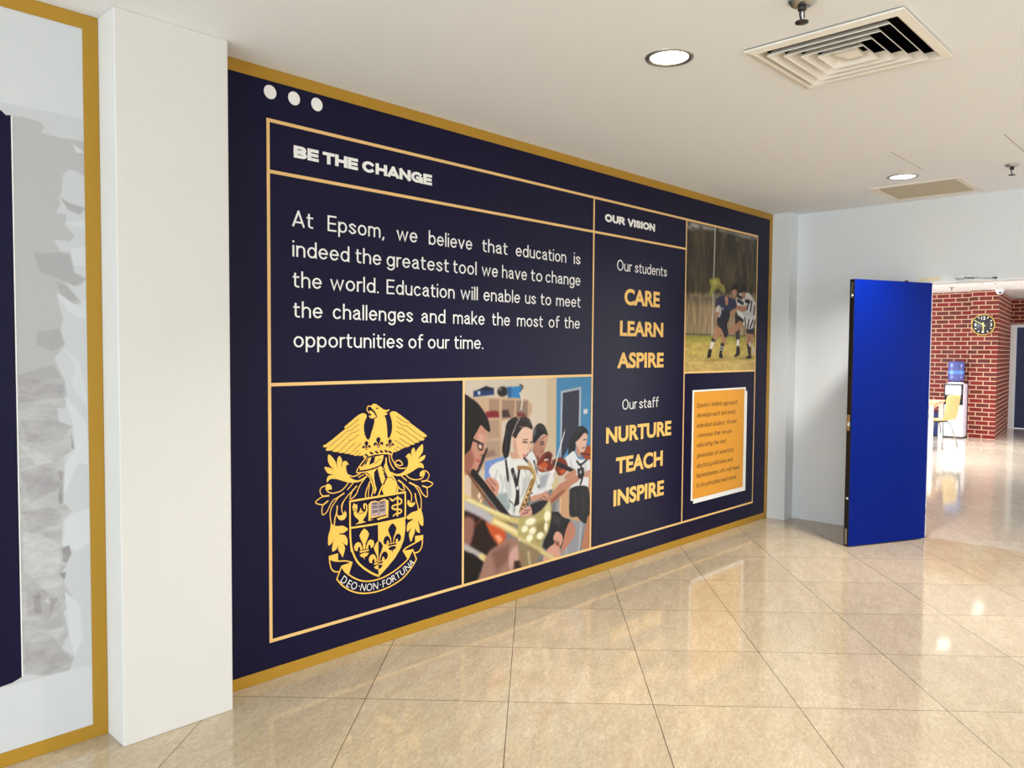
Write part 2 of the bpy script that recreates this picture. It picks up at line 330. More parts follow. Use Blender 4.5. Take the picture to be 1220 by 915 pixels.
# monoline grotesque lettering: each glyph is (width, strokes) with the stroke's half width h, cap height 1
def arc(cx, cy, rx, ry, a0, a1, n=16):
    return [(cx+rx*math.cos(math.radians(a0+(a1-a0)*k/n)), cy+ry*math.sin(math.radians(a0+(a1-a0)*k/n))) for k in range(n+1)]
def sm(*p): return [tuple(v) for v in catmull([Vector(q) for q in p], n=5)]
def glyph(c, h):
    B, X_, A_, D, T_ = h, .70-h, 1.02-h, -.27+h, 1-h
    if c == 'o': return .57, [arc(.285, .35, .285-h, .35-h, 0, 360)]
    if c in 'nh': return .51, [[(h, B), (h, X_ if c == 'n' else A_)], arc(.255, .42, .255-h, X_-.42, 180, 0)+[(.51-h, B)]]
    if c == 'm': return .82, [[(h, B), (h, X_)], arc((h+.41)/2, .44, (.41-h)/2, X_-.44, 180, 0)+[(.41, B)], arc((.41+.82-h)/2, .44, (.41-h)/2, X_-.44, 180, 0)+[(.82-h, B)]]
    if c == 'u': return .51, [[(h, X_)]+arc(.255, .28, .255-h, .28-B, 180, 360)+[(.51-h, X_)], [(.51-h, X_), (.51-h, B)]]
    if c == 'r': return .29, [[(h, B), (h, X_)], arc(h+.19, .42, .19, X_-.42, 180, 80)]
    if c == 'i': return 2*h, [[(h, B), (h, X_)], [(h, .92), (h, .93)]]
    if c == 'l': return 2*h, [[(h, B), (h, A_)]]
    if c == 't': return .36, [[(.13, .90-h)]+arc(.27, .2, .14, .2-B, 180, 268)+[(.36-h, B)], [(h, X_), (.36-h, X_)]]
    if c == 'f': return .36, [[(.36-h, A_)]+arc(.28, .80, .15, A_-.80, 92, 180)+[(.13, B)], [(h, X_), (.36-h, X_)]]
    if c == 'e': return .55, [[(h, .36), (.55-h, .36)], arc(.275, .35, .275-h, .35-h, 2, 318)]
    if c == 'c': return .52, [arc(.275, .35, .275-h, .35-h, 44, 316)]
    if c == 's': return .47, [sm((.46-h, .53), (.24, X_), (h+.01, .53), (.235, .36), (.47-h, .19), (.23, B), (h, .18))]
    if c == 'a': return .52, [sm((h+.03, .53), (.23, X_), (.44-h, .57), (.46-h, .42))+[(.46-h, B+.04), (.52-h, B)], sm((.46-h, .41), (.24, .40), (h, .22), (.2, B), (.36, .12), (.46-h, .26))]
    if c in 'dbpg':
        st = {'d': [(.55-h, B), (.55-h, A_)], 'b': [(h, B), (h, A_)], 'p': [(h, D-.02), (h, X_)], 'g': [(.55-h, X_)]+arc(.275, .02, .275-h, .02-D, 0, -145)}[c]
        return .55, [arc(.275, .35, .275-h, .35-h, 0, 360), st]
    if c == 'v': return .54, [[(h, X_), (.27, B)], [(.27, B), (.54-h, X_)]]
    if c == 'y': return .54, [[(h, X_), (.28, B)], [(.54-h, X_), (.22, D), (h, D)]]
    if c == 'w': return .80, [[(h, X_), (.22, B), (.40, X_-.02), (.58, B), (.80-h, X_)]]
    if c == 'k': return .50, [[(h, B), (h, A_)], [(.48-h, X_), (h, .26)], [(.2, .38), (.50-h, B)]]
    if c == 'x': return .50, [[(h, B), (.5-h, X_)], [(h, X_), (.5-h, B)]]
    if c == ',': return .16, [[(.16-h, h), (h, -.10)]]
    if c == '.': return 2*h, [[(h, h), (h, h+.01)]]
    if c == "'": return 2*h, [[(h, .95), (h, .84)]]
    k = 1 if h < .09 else 1.45           # capitals; the bold ones are extended
    if c == 'A': w_ = .66*k; return w_, [[(h*.9, B), (w_/2, T_)], [(w_/2, T_), (w_-h*.9, B)], [(w_*.27, .28), (w_*.73, .28)]]
    if c == 'E': w_ = .54*k; return w_, [[(w_-h, T_), (h, T_), (h, B), (w_-h, B)], [(h, .5), (w_-h-.03, .5)]]
    if c == 'O': w_ = .76*k; return w_, [arc(w_/2, .5, w_/2-h, .5-h, 0, 360, 28)]
    if c == 'W': return .98, [[(h, T_), (.27, B), (.49, T_), (.71, B), (.98-h, T_)]]
    if c == 'B': w_ = .62*k; return w_, [[(h, B), (h, T_)], [(h, T_)]+arc(w_-h-.22, .745-h*.25, .18, .255-h*.75, 90, -90)+[(h, .5)], [(h, .5)]+arc(w_-h-.2, .25+h*.25, .2, .25-h*.75, 90, -90)+[(h, B)]]
    if c == 'T': w_ = .60*k; return w_, [[(h, T_), (w_-h, T_)], [(w_/2, T_), (w_/2, B)]]
    if c == 'H': w_ = .64*k; return w_, [[(h, B), (h, T_)], [(w_-h, B), (w_-h, T_)], [(h, .5), (w_-h, .5)]]
    if c == 'I': return 2*h, [[(h, B), (h, T_)]]
    if c == 'N': w_ = .66*k; return w_, [[(h, B), (h, T_)], [(h, T_), (w_-h, B)], [(w_-h, B), (w_-h, T_)]]
    if c == 'C': w_ = .70*k; return w_, [arc(w_/2, .5, w_/2-h, .5-h, 46, 314, 28)]
    if c == 'G': w_ = .72*k; return w_, [arc(w_/2, .5, w_/2-h, .5-h, 46, 300, 28), [(w_/2+.05, .46), (w_-h, .46), (w_-h, B)]]
    if c == 'U': w_ = .64*k; return w_, [[(h, T_)]+arc(w_/2, .38, w_/2-h, .38-B, 180, 360)+[(w_-h, T_)]]
    if c == 'R': w_ = .64*k; return w_, [[(h, B), (h, T_)], [(h, T_)]+arc(w_-h-.25, .72-h*.2, .22, .28-h*.8, 90, -90)+[(h, .44)], [(w_*.55, .44), (w_-h, B)]]
    if c == 'V': w_ = .66*k; return w_, [[(h*.9, T_), (w_/2, B)], [(w_/2, B), (w_-h*.9, T_)]]
    if c == 'S': w_ = .60*k; return w_, [sm((w_-h-.02, .70), (w_*.5, T_), (h+.01, .73), (w_*.5, .5), (w_-h, .27), (w_*.5, B), (h, .30))]
    return .24, []
def line_word(mb, s, x0, x1, z, cap, y, h, gap=.11, shear=0):
    adv = 0; vs = []; fs = []; dp = []
    for c in s:
        w_, st = glyph(c, h)
        for si, P in enumerate(st):
            P = [Vector((p[0]+adv, p[1])) for p in P]; n = len(P)
            closed = (P[0]-P[-1]).length < 1e-4
            d0 = (P[1]-P[0]).normalized(); d1 = (P[-1]-P[-2]).normalized()
            if not closed: P[0] = P[0]-d0*h; P[-1] = P[-1]+d1*h
            b = len(vs)
            for i in range(n):
                da = (P[i]-P[i-1]).normalized() if i else (d1 if closed else d0); db = (P[i+1]-P[i]).normalized() if i < n-1 else (d0 if closed else d1)
                t = (da+db); t = t.normalized() if t.length > 1e-6 else db
                nn = Vector((-t.y, t.x))*(h/max(.45, t.dot(db)))
                vs += [P[i]+nn, P[i]-nn]
            dp += [si*.00003]*(2*n)
            for i in range(n-1): fs.append((b+2*i, b+2*i+1, b+2*i+3, b+2*i+2))
        adv += w_+gap
    xs = [v.x for v in vs]; a, e = min(xs), max(xs); sx = (x1-x0)/(e-a)
    mb.add([(x0+(v.x-a)*sx+shear*v.y*cap, y-q, z+v.y*cap) for v, q in zip(vs, dp)], fs)
# painter for the printed photographs: colours evaluated at the points of a fine grid
def vnoise(x, z, sx, sz, seed):
    rs = np.random.RandomState(seed); g = rs.rand(64, 64); u = x/sx; v = z/sz
    iu = np.floor(u).astype(int); iv = np.floor(v).astype(int); fu = u-iu; fv = v-iv; fu = fu*fu*(3-2*fu); fv = fv*fv*(3-2*fv)
    A = lambda i, j: g[i % 64, j % 64]
    return (A(iu, iv)*(1-fu)+A(iu+1, iv)*fu)*(1-fv)+(A(iu, iv+1)*(1-fu)+A(iu+1, iv+1)*fu)*fv
def paint(items, x0, x1, z0, z1, step, name, parent, y, tone=1.0, smooth=True):
    nx = int(round((x1-x0)/step))+1; nz = int(round((z1-z0)/step))+1
    gx, gz = np.meshgrid(np.linspace(x0, x1, nx)*1000, np.linspace(z0, z1, nz)*1000)
    px, pz = gx.ravel(), gz.ravel(); col = np.full((px.size, 3), 128.0)
    def over(idx, a, c): col[idx] = col[idx]*(1-a[:, None])+np.array(c, float)*a[:, None]
    def segd(X_, Z_, P, closed):
        d = np.full(X_.size, 1e9); n = len(P)
        for i in range(n if closed else n-1):
            ax, az = P[i]; bx, bz = P[(i+1) % n]; dx, dz = bx-ax, bz-az; L2 = dx*dx+dz*dz+1e-9
            t = np.clip(((X_-ax)*dx+(Z_-az)*dz)/L2, 0, 1); d = np.minimum(d, np.hypot(X_-ax-t*dx, Z_-az-t*dz))
        return d
    for it in items:
        if it[0] == 'p':
            _, c, f, P = it
            P = [tuple(v) for v in catmull(P, True, 3)] if smooth and len(P) > 5 else P
            xs = [q[0] for q in P]; zs = [q[1] for q in P]
            idx = np.where((px > min(xs)-f*2) & (px < max(xs)+f*2) & (pz > min(zs)-f*2) & (pz < max(zs)+f*2))[0]
            if not idx.size: continue
            X_, Z_ = px[idx], pz[idx]; ins = np.zeros(X_.size, bool)
            for i in range(len(P)):
                ax, az = P[i-1]; bx, bz = P[i]
                if az == bz: continue
                cr = ((az > Z_) != (bz > Z_)) & (X_ < (bx-ax)*(Z_-az)/(bz-az)+ax); ins ^= cr
            d = segd(X_, Z_, P, True); sd = np.where(ins, d, -d); a = np.clip(.5+sd/(2*f), 0, 1); over(idx, a*a*(3-2*a), c)
        elif it[0] == 's':
            _, c, f, wd, P = it; P = [tuple(v) for v in catmull(P, n=4)] if len(P) > 2 else P
            xs = [q[0] for q in P]; zs = [q[1] for q in P]; r = wd/2+2*f
            idx = np.where((px > min(xs)-r) & (px < max(xs)+r) & (pz > min(zs)-r) & (pz < max(zs)+r))[0]
            if not idx.size: continue
            a = np.clip(.5+(wd/2-segd(px[idx], pz[idx], P, False))/(2*f), 0, 1); over(idx, a*a*(3-2*a), c)
        elif it[0] == 'e':
            _, c, f, cx, cz, rx, rz = it
            d = (1-np.hypot((px-cx)/rx, (pz-cz)/rz))*min(rx, rz); a = np.clip(.5+d/(2*f), 0, 1); over(np.arange(px.size), a*a*(3-2*a), c)
        elif it[1] == 'trees':
            n = vnoise(px, pz, 34, 130, 3)*.5+vnoise(px, pz, 12, 48, 4)*.35+vnoise(px, pz, 80, 220, 5)*.35
            k = (pz > 1880); warm = vnoise(px, pz, 150, 260, 8)
            col[k] *= (.45+1.0*n[k])[:, None]; col[k] += (np.array((26, 22, 8))[None]*np.clip(warm[k]-.45, 0, 1)[:, None])*2
            k = (pz <= 1880) & (pz > 1600); n2 = vnoise(px, pz, 16, 90, 6); col[k] *= (.78+.42*n2[k])[:, None]
        elif it[1] == 'grass':
            k = pz < 1590; n = vnoise(px, pz, 22, 10, 9)*.6+vnoise(px, pz, 70, 26, 10)*.4; col[k] *= (.84+.3*n[k])[:, None]
        elif it[1] == 'torn':
            n = vnoise(px, pz, 46, 22, 21)*.6+vnoise(px, pz, 20, 9, 22)*.4; g = (col[:, 0] < 212) & (pz < 1350)
            q = np.round(n*5)/5; col[g] += ((q[g]-.5)*30)[:, None]
    col = np.clip(col, 0, 255)/255; col = col**tone; lc = np.where(col <= .04045, col/12.92, ((col+.055)/1.055)**2.4)*PRINT_GAIN
    me = bpy.data.meshes.new(name); off = Vector(ROOTLOC[parent.name])
    vv = np.stack([px/1000-off.x, np.full(px.size, y-off.y), pz/1000-off.z], 1)
    i = np.arange((nx-1)*(nz-1)); r = i//(nx-1); c_ = i % (nx-1); b = r*nx+c_
    fc = np.stack([b, b+1, b+nx+1, b+nx], 1)
    me.from_pydata(vv.tolist(), [], fc.tolist()); me.update()
    at = me.color_attributes.new('print', 'FLOAT_COLOR', 'POINT')
    at.data.foreach_set('color', np.concatenate([np.clip(lc, 0, 1), np.ones((px.size, 1))], 1).astype(np.float32).ravel())
    me.materials.append(M['photo']); o = bpy.data.objects.new(name, me); COL.objects.link(o); o.parent = parent; ROOTLOC[o.name] = tuple(off)
    return o
PRINT_GAIN = .8
CREST = [
('eagle','y','f',0,[(1654.4,1141.8),(1651.7,1148.2),(1643.1,1153.9),(1628.1,1155.7),(1611.4,1150.4),(1589.2,1137.7),(1567.2,1123.7),(1541.8,1106.9),(1525.5,1095.8),(1528.1,1090.7),(1535.2,1088.4),(1505.8,1071.3),(1459.8,1041.5),(1426.7,1023.2),(1408.5,1015.8),(1411.9,1011),(1421.5,1008.4),(1435.3,1008.4),(1423.2,997.2),(1428.4,992.3),(1445.7,990.7),(1461.4,991.8),(1459.7,986.5),(1468.4,983.3),(1482.5,981.5),(1494.9,982.2),(1491.4,978.3),(1500.2,975.3),(1514.5,974.4),(1526.4,975.1),(1525.3,971),(1534.3,968),(1546.9,967.5),(1558.9,967.9),(1556,963.3),(1565.1,960.6),(1577.9,960.7),(1578.6,956.3),(1588.9,953.5),(1603.7,955.2),(1607.4,951.8),(1624.2,950.2),(1637.3,957.1),(1663.7,964.7),(1701.9,969.2),(1722.9,972.1),(1769.8,968.1),(1813.6,951.4),(1833.7,950.2),(1845.8,954.3),(1866.2,960.4),(1870.3,963.3),(1890.8,968.3),(1911.5,969.5),(1928.2,977.3),(1949.2,978.3),(1953.4,985.2),(1978.8,987.1),(1986.5,994.1),(2013.1,995.4),(2018.2,1000.6),(2008.7,1009),(2030.3,1011.8),(2034.6,1018.1),(2004.3,1037.7),(1961.6,1065.4),(1923.8,1089.9),(1920.4,1096),(1886.4,1117.6),(1853.7,1138.9),(1829.4,1153),(1809.4,1155.7),(1797.4,1151.5),(1792.6,1142.8),(1799.4,1127.4),(1806.2,1109.4),(1809.4,1080.3),(1805.5,1051.7),(1797.5,1033),(1785.6,1021.1),(1780,1027.9),(1777.6,1060),(1774.5,1092.2),(1769.7,1117.9),(1763.8,1132.6),(1752.1,1135.5),(1771.7,1138.5),(1780.8,1146),(1765.8,1152.5),(1785.5,1156.9),(1794.2,1166.7),(1773.6,1163.9),(1756,1167),(1730.6,1183.4),(1711.3,1195.3),(1697.9,1199),(1688.3,1196.3),(1681.4,1188.2),(1680.7,1179.5),(1692.4,1170.1),(1703.9,1159.5),(1713.5,1143.3),(1717.3,1128.9),(1705.8,1126.7),(1700.4,1124.5),(1700,1106.3),(1692.3,1081.7),(1682,1057.3),(1675.1,1035.8),(1665.6,1024),(1654.3,1029.6),(1643,1050.7),(1637.4,1076),(1638.2,1100.8),(1645.7,1122.1),(1653.6,1133.5)]),
('eagle','y','s',5.1,[(1688.6,1182.2),(1669.5,1188.4),(1658.9,1183.6),(1656.3,1171.3),(1661.9,1161.7),(1668.4,1154.5)]),
('eagle','y','f',0,[(1668.4,1165.1),(1679,1166.4),(1694.3,1156.2),(1705,1142.2),(1712.7,1131.4),(1698.1,1130.9),(1696.2,1126),(1679,1127.9),(1669.5,1134.7),(1666.1,1142.1),(1679,1141.4),(1683.6,1147.1),(1673.3,1153)]),
('eagle','n','s',4.9,[(1709.3,1176.5),(1715.9,1173.1),(1722.9,1176.5)]),
('eagle','n','s',2.7,[(1609.5,1128.9),(1578.2,1109.2),(1556.2,1095.3),(1538.1,1089.5)]),
('eagle','n','s',2.7,[(1609.5,1103.2),(1581.8,1087.5),(1563.5,1077.4),(1545.3,1077.7)]),
('eagle','n','s',2.7,[(1611.3,1079.3),(1592.8,1068.2),(1574.4,1065.5)]),
('eagle','n','s',2.6,[(1609.4,1054.7),(1581.7,1038.3),(1563.4,1030.4),(1552.5,1035.3)]),
('eagle','n','s',2.6,[(1545.3,1077.1),(1495.1,1043.3),(1442.3,1008.4)]),
('eagle','n','s',2.6,[(1570.8,1065.2),(1516.4,1028),(1461.4,991.8)]),
('eagle','n','s',2.6,[(1563.4,1030.4),(1527.1,1004.3),(1494.9,981.3)]),
('eagle','n','s',2.7,[(1589,1016.1),(1559.7,997),(1527.1,973.8)]),
('eagle','n','s',2.7,[(1620.5,1010.5),(1589,988.4),(1559.6,966.3)]),
('eagle','n','s',2.7,[(1609.3,980.4),(1581.6,959.7)]),
('eagle','n','s',2.7,[(1618.6,965.6),(1605.9,954.4)]),
('eagle','n','s',2.9,[(1835.5,1128.6),(1870,1107.2),(1894.7,1094.3),(1919.6,1091.1)]),
('eagle','n','s',2.9,[(1837.5,1104.3),(1866,1084.7),(1882.4,1077.2),(1896.8,1077.9),(1953.2,1041.3),(2008.7,1009)]),
('eagle','n','s',2.9,[(1835.5,1080.2),(1857.9,1066.8),(1870.1,1066.6),(1928.1,1029.9),(1985.2,994.2)]),
('eagle','n','s',2.9,[(1835.6,1056),(1862,1038.6),(1882.5,1031.6),(1923.9,1004),(1953.4,985.2)]),
('eagle','n','s',2.9,[(1857.9,1016.2),(1894.9,993.2),(1928.2,977.3)]),
('eagle','n','s',2.9,[(1823.5,1011.8),(1858,989.6),(1890.8,969)]),
('eagle','n','s',2.9,[(1833.6,979.3),(1866.2,961.3)]),
('eagle','n','s',2.9,[(1821.6,966.8),(1841.8,953.7)]),
('wreath','y','s',23.3,[(1640.5,949.9),(1661.3,954.8),(1699.4,959.6),(1738.2,959.3),(1777.5,955.8),(1805.3,947.5)]),
('wreath','n','f',0,[(1639.8,955.9),(1647.3,958.3),(1658.6,952.9),(1664.7,945.4),(1659.4,942.2),(1648,946.4)]),
('wreath','n','f',0,[(1668.9,963.6),(1676.5,966),(1687.9,960.6),(1694.1,953.1),(1688.7,949.8),(1677.2,954)]),
('wreath','n','f',0,[(1699.8,965.2),(1707.5,967.7),(1719.1,962.2),(1725.3,954.7),(1719.9,951.4),(1708.3,955.6)]),
('wreath','n','f',0,[(1728.8,965.8),(1736.6,968.3),(1748.3,962.8),(1754.6,955.3),(1749.1,951.9),(1737.4,956.2)]),
('wreath','n','f',0,[(1756.9,964.9),(1764.8,967.4),(1776.7,961.9),(1783,954.3),(1777.5,951),(1765.6,955.2)]),
('wreath','n','f',0,[(1781.8,958.3),(1789.8,960.8),(1801.7,955.2),(1808.1,947.6),(1802.5,944.2),(1790.6,948.5)]),
('helmet','y','f',0,[(1655.6,936),(1755.8,943.1),(1751.9,923.7),(1738.2,897.9),(1711,892.1),(1668.8,894.5),(1634.8,899.9)]),
('helmet','n','f',0,[(1680.3,936.8),(1704,939.3),(1701.3,923.7),(1697.5,911.5),(1686,906.3),(1668.1,900.9),(1672.6,918.6)]),
('helmet','n','f',0,[(1659.4,935.6),(1665.8,936.2),(1649.9,906.8),(1638.6,902.6),(1646.1,918.1)]),
('helmet','n','s',3.1,[(1699.4,907.2),(1714.9,909.8),(1724.5,920.5),(1738.2,923.4)]),
('helmet','y','f',0,[(1612.4,900.3),(1646.1,896.9),(1687.9,895.7),(1716.8,900.1),(1735,915.7),(1738.2,896.3),(1705.2,887),(1665,881.1),(1612.4,881)]),
('helmet','y','s',5.4,[(1647.5,936.7),(1623.9,914.1),(1600.4,888.5),(1595.9,872.9),(1607,870.5),(1652,870),(1680.5,873.8)]),
('helmet','y','f',0,[(1637.7,911.2),(1620.1,882.7),(1678.6,884.7),(1678.6,895.4),(1640.7,895.2)]),
('helmet','y','f',0,[(1631,872.2),(1668.8,872.5),(1716.8,882),(1697.5,862.5),(1697.5,834.1),(1705.2,798.4),(1713.3,778.4),(1702.5,755.9),(1696.3,758.3),(1698.6,786.5),(1686,829.1),(1668.8,856.2),(1653.6,867.3)]),
('helmet','y','f',0,[(1716.8,882.6),(1738.2,890.6),(1751.9,875.8),(1758.6,843.2),(1766.5,826.3),(1750.7,797.7),(1742.1,803.5),(1730.4,836.7)]),
('helmet','y','f',0,[(1766.4,930.3),(1772.7,928.1),(1775.9,895.7),(1790.2,862.2),(1810.2,837.5),(1830.4,809.3),(1842.6,781.9),(1847.5,761.8),(1842.6,742.2),(1757.8,741.5),(1745.2,771.9),(1777.5,828.2),(1758.6,865.5),(1755.8,883.4),(1765.6,903.2)]),
('helmet','n','s',3.2,[(1760.5,879.7),(1767.6,851.8),(1781.5,827.8),(1797.4,827.6),(1810.2,819.7),(1823.5,806.9)]),
('helmet','n','s',3.2,[(1776.7,825.1),(1753.9,797.3),(1745.2,784)]),
('helmet','n','s',3.3,[(1840.2,780.6),(1834.5,756.9),(1828,741.5)]),
('helmet','n','f',0,[(1746.4,869.7),(1753.4,868.9),(1753.4,863.2),(1746.4,864)]),
('helmet','n','f',0,[(1752.3,851.5),(1759.3,850.7),(1759.4,845),(1752.3,845.8)]),
('helmet','n','f',0,[(1758.2,834.9),(1765.3,834.1),(1765.3,828.3),(1758.2,829.1)]),
('helmet','y','s',8.5,[(1750.7,792.9),(1735.1,769.3),(1723.4,743.7)]),
('helmet','y','s',6.4,[(1646.1,862.4),(1668.8,843.6),(1684,810.4),(1691.7,781),(1682.1,747.5)]),
('helmet','y','s',6.2,[(1672.6,819.6),(1657.4,791.5),(1647.9,767.6),(1646.7,741.1)]),
('helmet','y','s',4.2,[(1670.7,802.5),(1664.9,774.9),(1663,743.7)]),
('mantling','y','f',0,[(1438.5,973),(1452.4,967.2),(1466.3,950.9),(1478.6,934.6),(1483.9,918.9),(1487.4,905.8),(1485.7,933.9),(1489.3,951.7),(1500,961.3),(1508.8,949.9),(1514.2,934.1),(1510.5,916.2),(1511.6,904.6),(1515.9,924.8),(1524.9,934.6),(1537.5,932.5),(1546.6,923.3),(1550.9,913.1),(1541.1,916.2),(1535.7,907.6),(1537.5,889),(1545.4,869.8),(1563.5,849.9),(1592.2,834.9),(1614.4,835.4),(1640.7,844.9),(1652.7,851.1),(1656.5,843.2),(1621.9,828),(1592.2,825),(1555.5,828.1),(1519.3,840),(1483.7,853.2),(1459,857.5),(1443.3,854.8),(1431.1,844.2),(1430.1,858.4),(1436.4,871.2),(1452.1,876.4),(1470.3,877.4),(1448.6,881),(1433,888.1),(1422.6,904.2),(1416.1,916.8),(1434.8,914.3),(1455.7,906.7),(1471.8,895.4),(1448.7,919.5),(1438.3,938.5),(1435.6,956.8)]),
('mantling','y','s',5.1,[(1550.1,866.2),(1570.1,856.3),(1592.2,856.9),(1616.3,864.5)]),
('mantling','y','s',4.5,[(1607,847.5),(1638.8,858.6)]),
('mantling','y','s',5,[(1548.2,828),(1533.7,812.9),(1512.1,797.2),(1483.5,790.1),(1455.3,790.6),(1434.4,800.8),(1424.8,814)]),
('mantling','y','s',4.8,[(1422.4,829.3),(1400,823.1),(1393.1,809),(1398.2,793.4),(1410.1,781.4)]),
('mantling','y','s',7.1,[(1410.1,781.4),(1441.3,780.4)]),
('mantling','y','s',4.8,[(1410.1,781.4),(1389.5,773.7),(1369.1,758.6),(1389.4,746.8),(1410,742.5)]),
('mantling','y','s',6.4,[(1410,742.5),(1423.9,749.6),(1436,757)]),
('mantling','y','s',4.7,[(1575.6,823.2),(1544.5,796.2)]),
('mantling','y','s',6.8,[(1595.8,806.9),(1570,785.3)]),
('mantling','y','s',4.9,[(1570,785.3),(1540.8,762.8),(1519.1,738.1),(1511.1,713.2)]),
('mantling','y','s',5.1,[(1652,845.5),(1625.6,820.4),(1607,794.7),(1595.8,771.2),(1577.3,755),(1557.2,751.5),(1570,783.7)]),
('mantling','y','s',6.6,[(1524.6,781.8),(1494.1,767.4)]),
('mantling','y','s',4.5,[(1494.1,767.4),(1465.8,757.5),(1451.7,741.3),(1437.6,719.1),(1427.2,704),(1406.4,695.9),(1403.1,722.5),(1410,742.5)]),
('mantling','y','s',4.5,[(1494.1,767.4),(1472.8,744.4),(1455.1,721.1),(1447.3,696.5),(1449.7,666),(1454.2,645.6)]),
('mantling','y','f',0,[(1422.4,826.3),(1429.3,835.1),(1439.8,836.3),(1451.9,828.8),(1457.2,816.1),(1454.7,805.8),(1444.9,810),(1439.7,806.2),(1429.2,809.9),(1422.4,818.8)]),
('mantling','y','s',4.7,[(1511.1,713.5),(1512.5,699.5),(1517.9,686.5)]),
('mantling','y','s',5.3,[(1519.1,741.4),(1511.2,725.7),(1510.1,712.1)]),
('mantling','y','f',0,[(1483.3,697.6),(1487.5,684.8),(1497.5,677.2),(1512.5,679.6),(1524.4,688.6),(1529.8,697.9),(1537.8,685.1),(1537.7,669.7),(1526.1,656.1),(1508.1,653.6),(1492.1,663.7),(1485,677.6)]),
('mantling','y','s',6.5,[(1486.9,726),(1483.3,696.1),(1473.3,667.1),(1469.7,638.8)]),
('mantling','y','f',0,[(1451.4,650.8),(1461.9,640),(1476,632.7),(1497.3,629.3),(1515.3,628.3),(1529.7,620.8),(1547,606.6),(1536.9,599),(1518.8,592.1),(1496.5,593.9),(1500.8,588),(1526,582.3),(1538.6,567.9),(1544,551.5),(1541.1,529.8),(1525.9,538.6),(1508.6,552.7),(1522.2,536.8),(1529.4,517),(1522.9,493.6),(1514.9,476),(1507.7,490.2),(1491.7,514.6),(1490.7,539.3),(1482.8,522.3),(1459.1,513.8),(1458.1,535.9),(1463.4,559.3),(1469.5,577.7),(1458.2,557.2),(1438.1,546.4),(1435.4,570.2),(1437.2,594.1),(1446.1,616.8),(1449.6,634.4)]),
('mantling','y','f',0,[(1894,917.6),(1905.2,931),(1919.7,935.3),(1930.2,924.8),(1936.5,908.7),(1930.2,939.6),(1934.3,952.4),(1945.2,963.3),(1955.4,950.6),(1958.4,933.8),(1953.4,907.1),(1961.7,940.1),(1974.4,955.5),(1989.3,967.6),(2005.6,974.9),(2008.7,949.3),(2002.3,929.8),(1973.7,900.2),(1995.9,910.4),(2023,917.9),(2020.5,901.4),(2000.3,887.6),(1973.8,881.9),(1996,879),(2012,865.4),(2012,848),(1998.2,854.5),(1974.7,855.9),(1949.3,846),(1915.8,833.4),(1878.5,827),(1845.8,827.4),(1817.5,835.4),(1799.4,847.7),(1805.4,852.5),(1829.6,839.9),(1858,838.4),(1882.6,846.5),(1899.1,860.5),(1910.3,879),(1910.2,898.7),(1902.3,915.9)]),
('mantling','y','s',5.4,[(1789.4,936.1),(1793.4,910.1),(1805.4,883.1),(1823.5,861.9)]),
('mantling','y','s',5.5,[(1803.3,936.4),(1809.4,915),(1821.4,897.6),(1831.5,880.5),(1853.9,866.8),(1874.3,863),(1894.9,864.2)]),
('mantling','y','s',5.4,[(1823.4,895.8),(1837.6,905.8),(1853.8,905.8),(1866.1,896.5),(1874.3,882.6),(1857.9,879.4),(1841.6,884.3),(1827.5,893.8)]),
('mantling','y','s',4.8,[(1866.2,826.4),(1901.3,797.9)]),
('mantling','y','s',5.7,[(1895,829.7),(1915.8,811),(1941,799.9),(1970.6,794.8),(2000.6,798.1),(2013.4,810)]),
('mantling','y','s',5.8,[(2011.2,837.1),(2030.7,832.6),(2048.2,816.3),(2046.1,798),(2030.9,782.9)]),
('mantling','y','s',8.4,[(2030.9,782.9),(2000.6,782.4)]),
('mantling','y','s',5.7,[(2030.9,782.9),(2052.7,775.3),(2074.8,762.5),(2057.2,749.4),(2035.3,747)]),
('mantling','y','s',7.6,[(2035.3,747),(2005,759.1)]),
('mantling','y','s',5.7,[(2035.3,747),(2037.7,697.8),(2009.4,713.3),(1992.1,737.2),(1979.3,755.5),(1953.7,768.6)]),
('mantling','y','s',8,[(1953.7,768.6),(1918,786)]),
('mantling','y','s',5.7,[(1949.5,769.1),(1970.8,746.6),(1987.9,717.7),(1996.6,683.1),(1994.6,629.8),(1986.1,600.9)]),
('mantling','y','s',8.1,[(1847.8,805.7),(1870.3,791)]),
('mantling','y','s',5.6,[(1870.3,791),(1899.3,765.2),(1920.1,742.9),(1932.8,718.2),(1930.7,687)]),
('mantling','y','s',5.6,[(1874.5,786.3),(1879.4,774.2),(1886,753.1),(1862.2,758.3),(1846.7,774.9)]),
('mantling','y','s',7.5,[(1955.9,725.1),(1960.2,701.3),(1964.5,687.4)]),
('mantling','y','s',5.7,[(1962.4,691),(1975.3,656),(1976.2,632.4)]),
('mantling','y','f',0,[(1985.5,823.1),(1991.9,834.1),(2006.9,838.5),(2022,829.2),(2019.9,814.3),(2011.3,808.6),(2000.5,809.8),(1989.8,807)]),
('mantling','y','f',0,[(1907.7,698.4),(1904.4,679),(1916.1,664.2),(1932.9,657.9),(1951.9,665.9),(1959,682.2),(1941.3,678.3),(1924.5,682.9),(1916.1,695.6)]),
('mantling','y','f',0,[(1899,609.7),(1914.8,622.2),(1939.9,631.7),(1969.6,633.4),(1985.3,645.2),(1997.4,630.1),(2006.1,608.7),(2011.4,581),(2009.3,549.4),(1991.2,558.3),(1980.4,574),(1972.3,585.3),(1980.4,558.9),(1987.9,515.9),(1967.7,526.9),(1954.1,546.4),(1955,526.3),(1940.2,498.7),(1929.7,478.9),(1919.2,502.3),(1917.1,525.9),(1933.8,552.3),(1905.8,533.7),(1902.4,561.3),(1910.7,579.8),(1931.6,592.5),(1948.4,596.6),(1927.4,590.5),(1910.6,597.3)]),
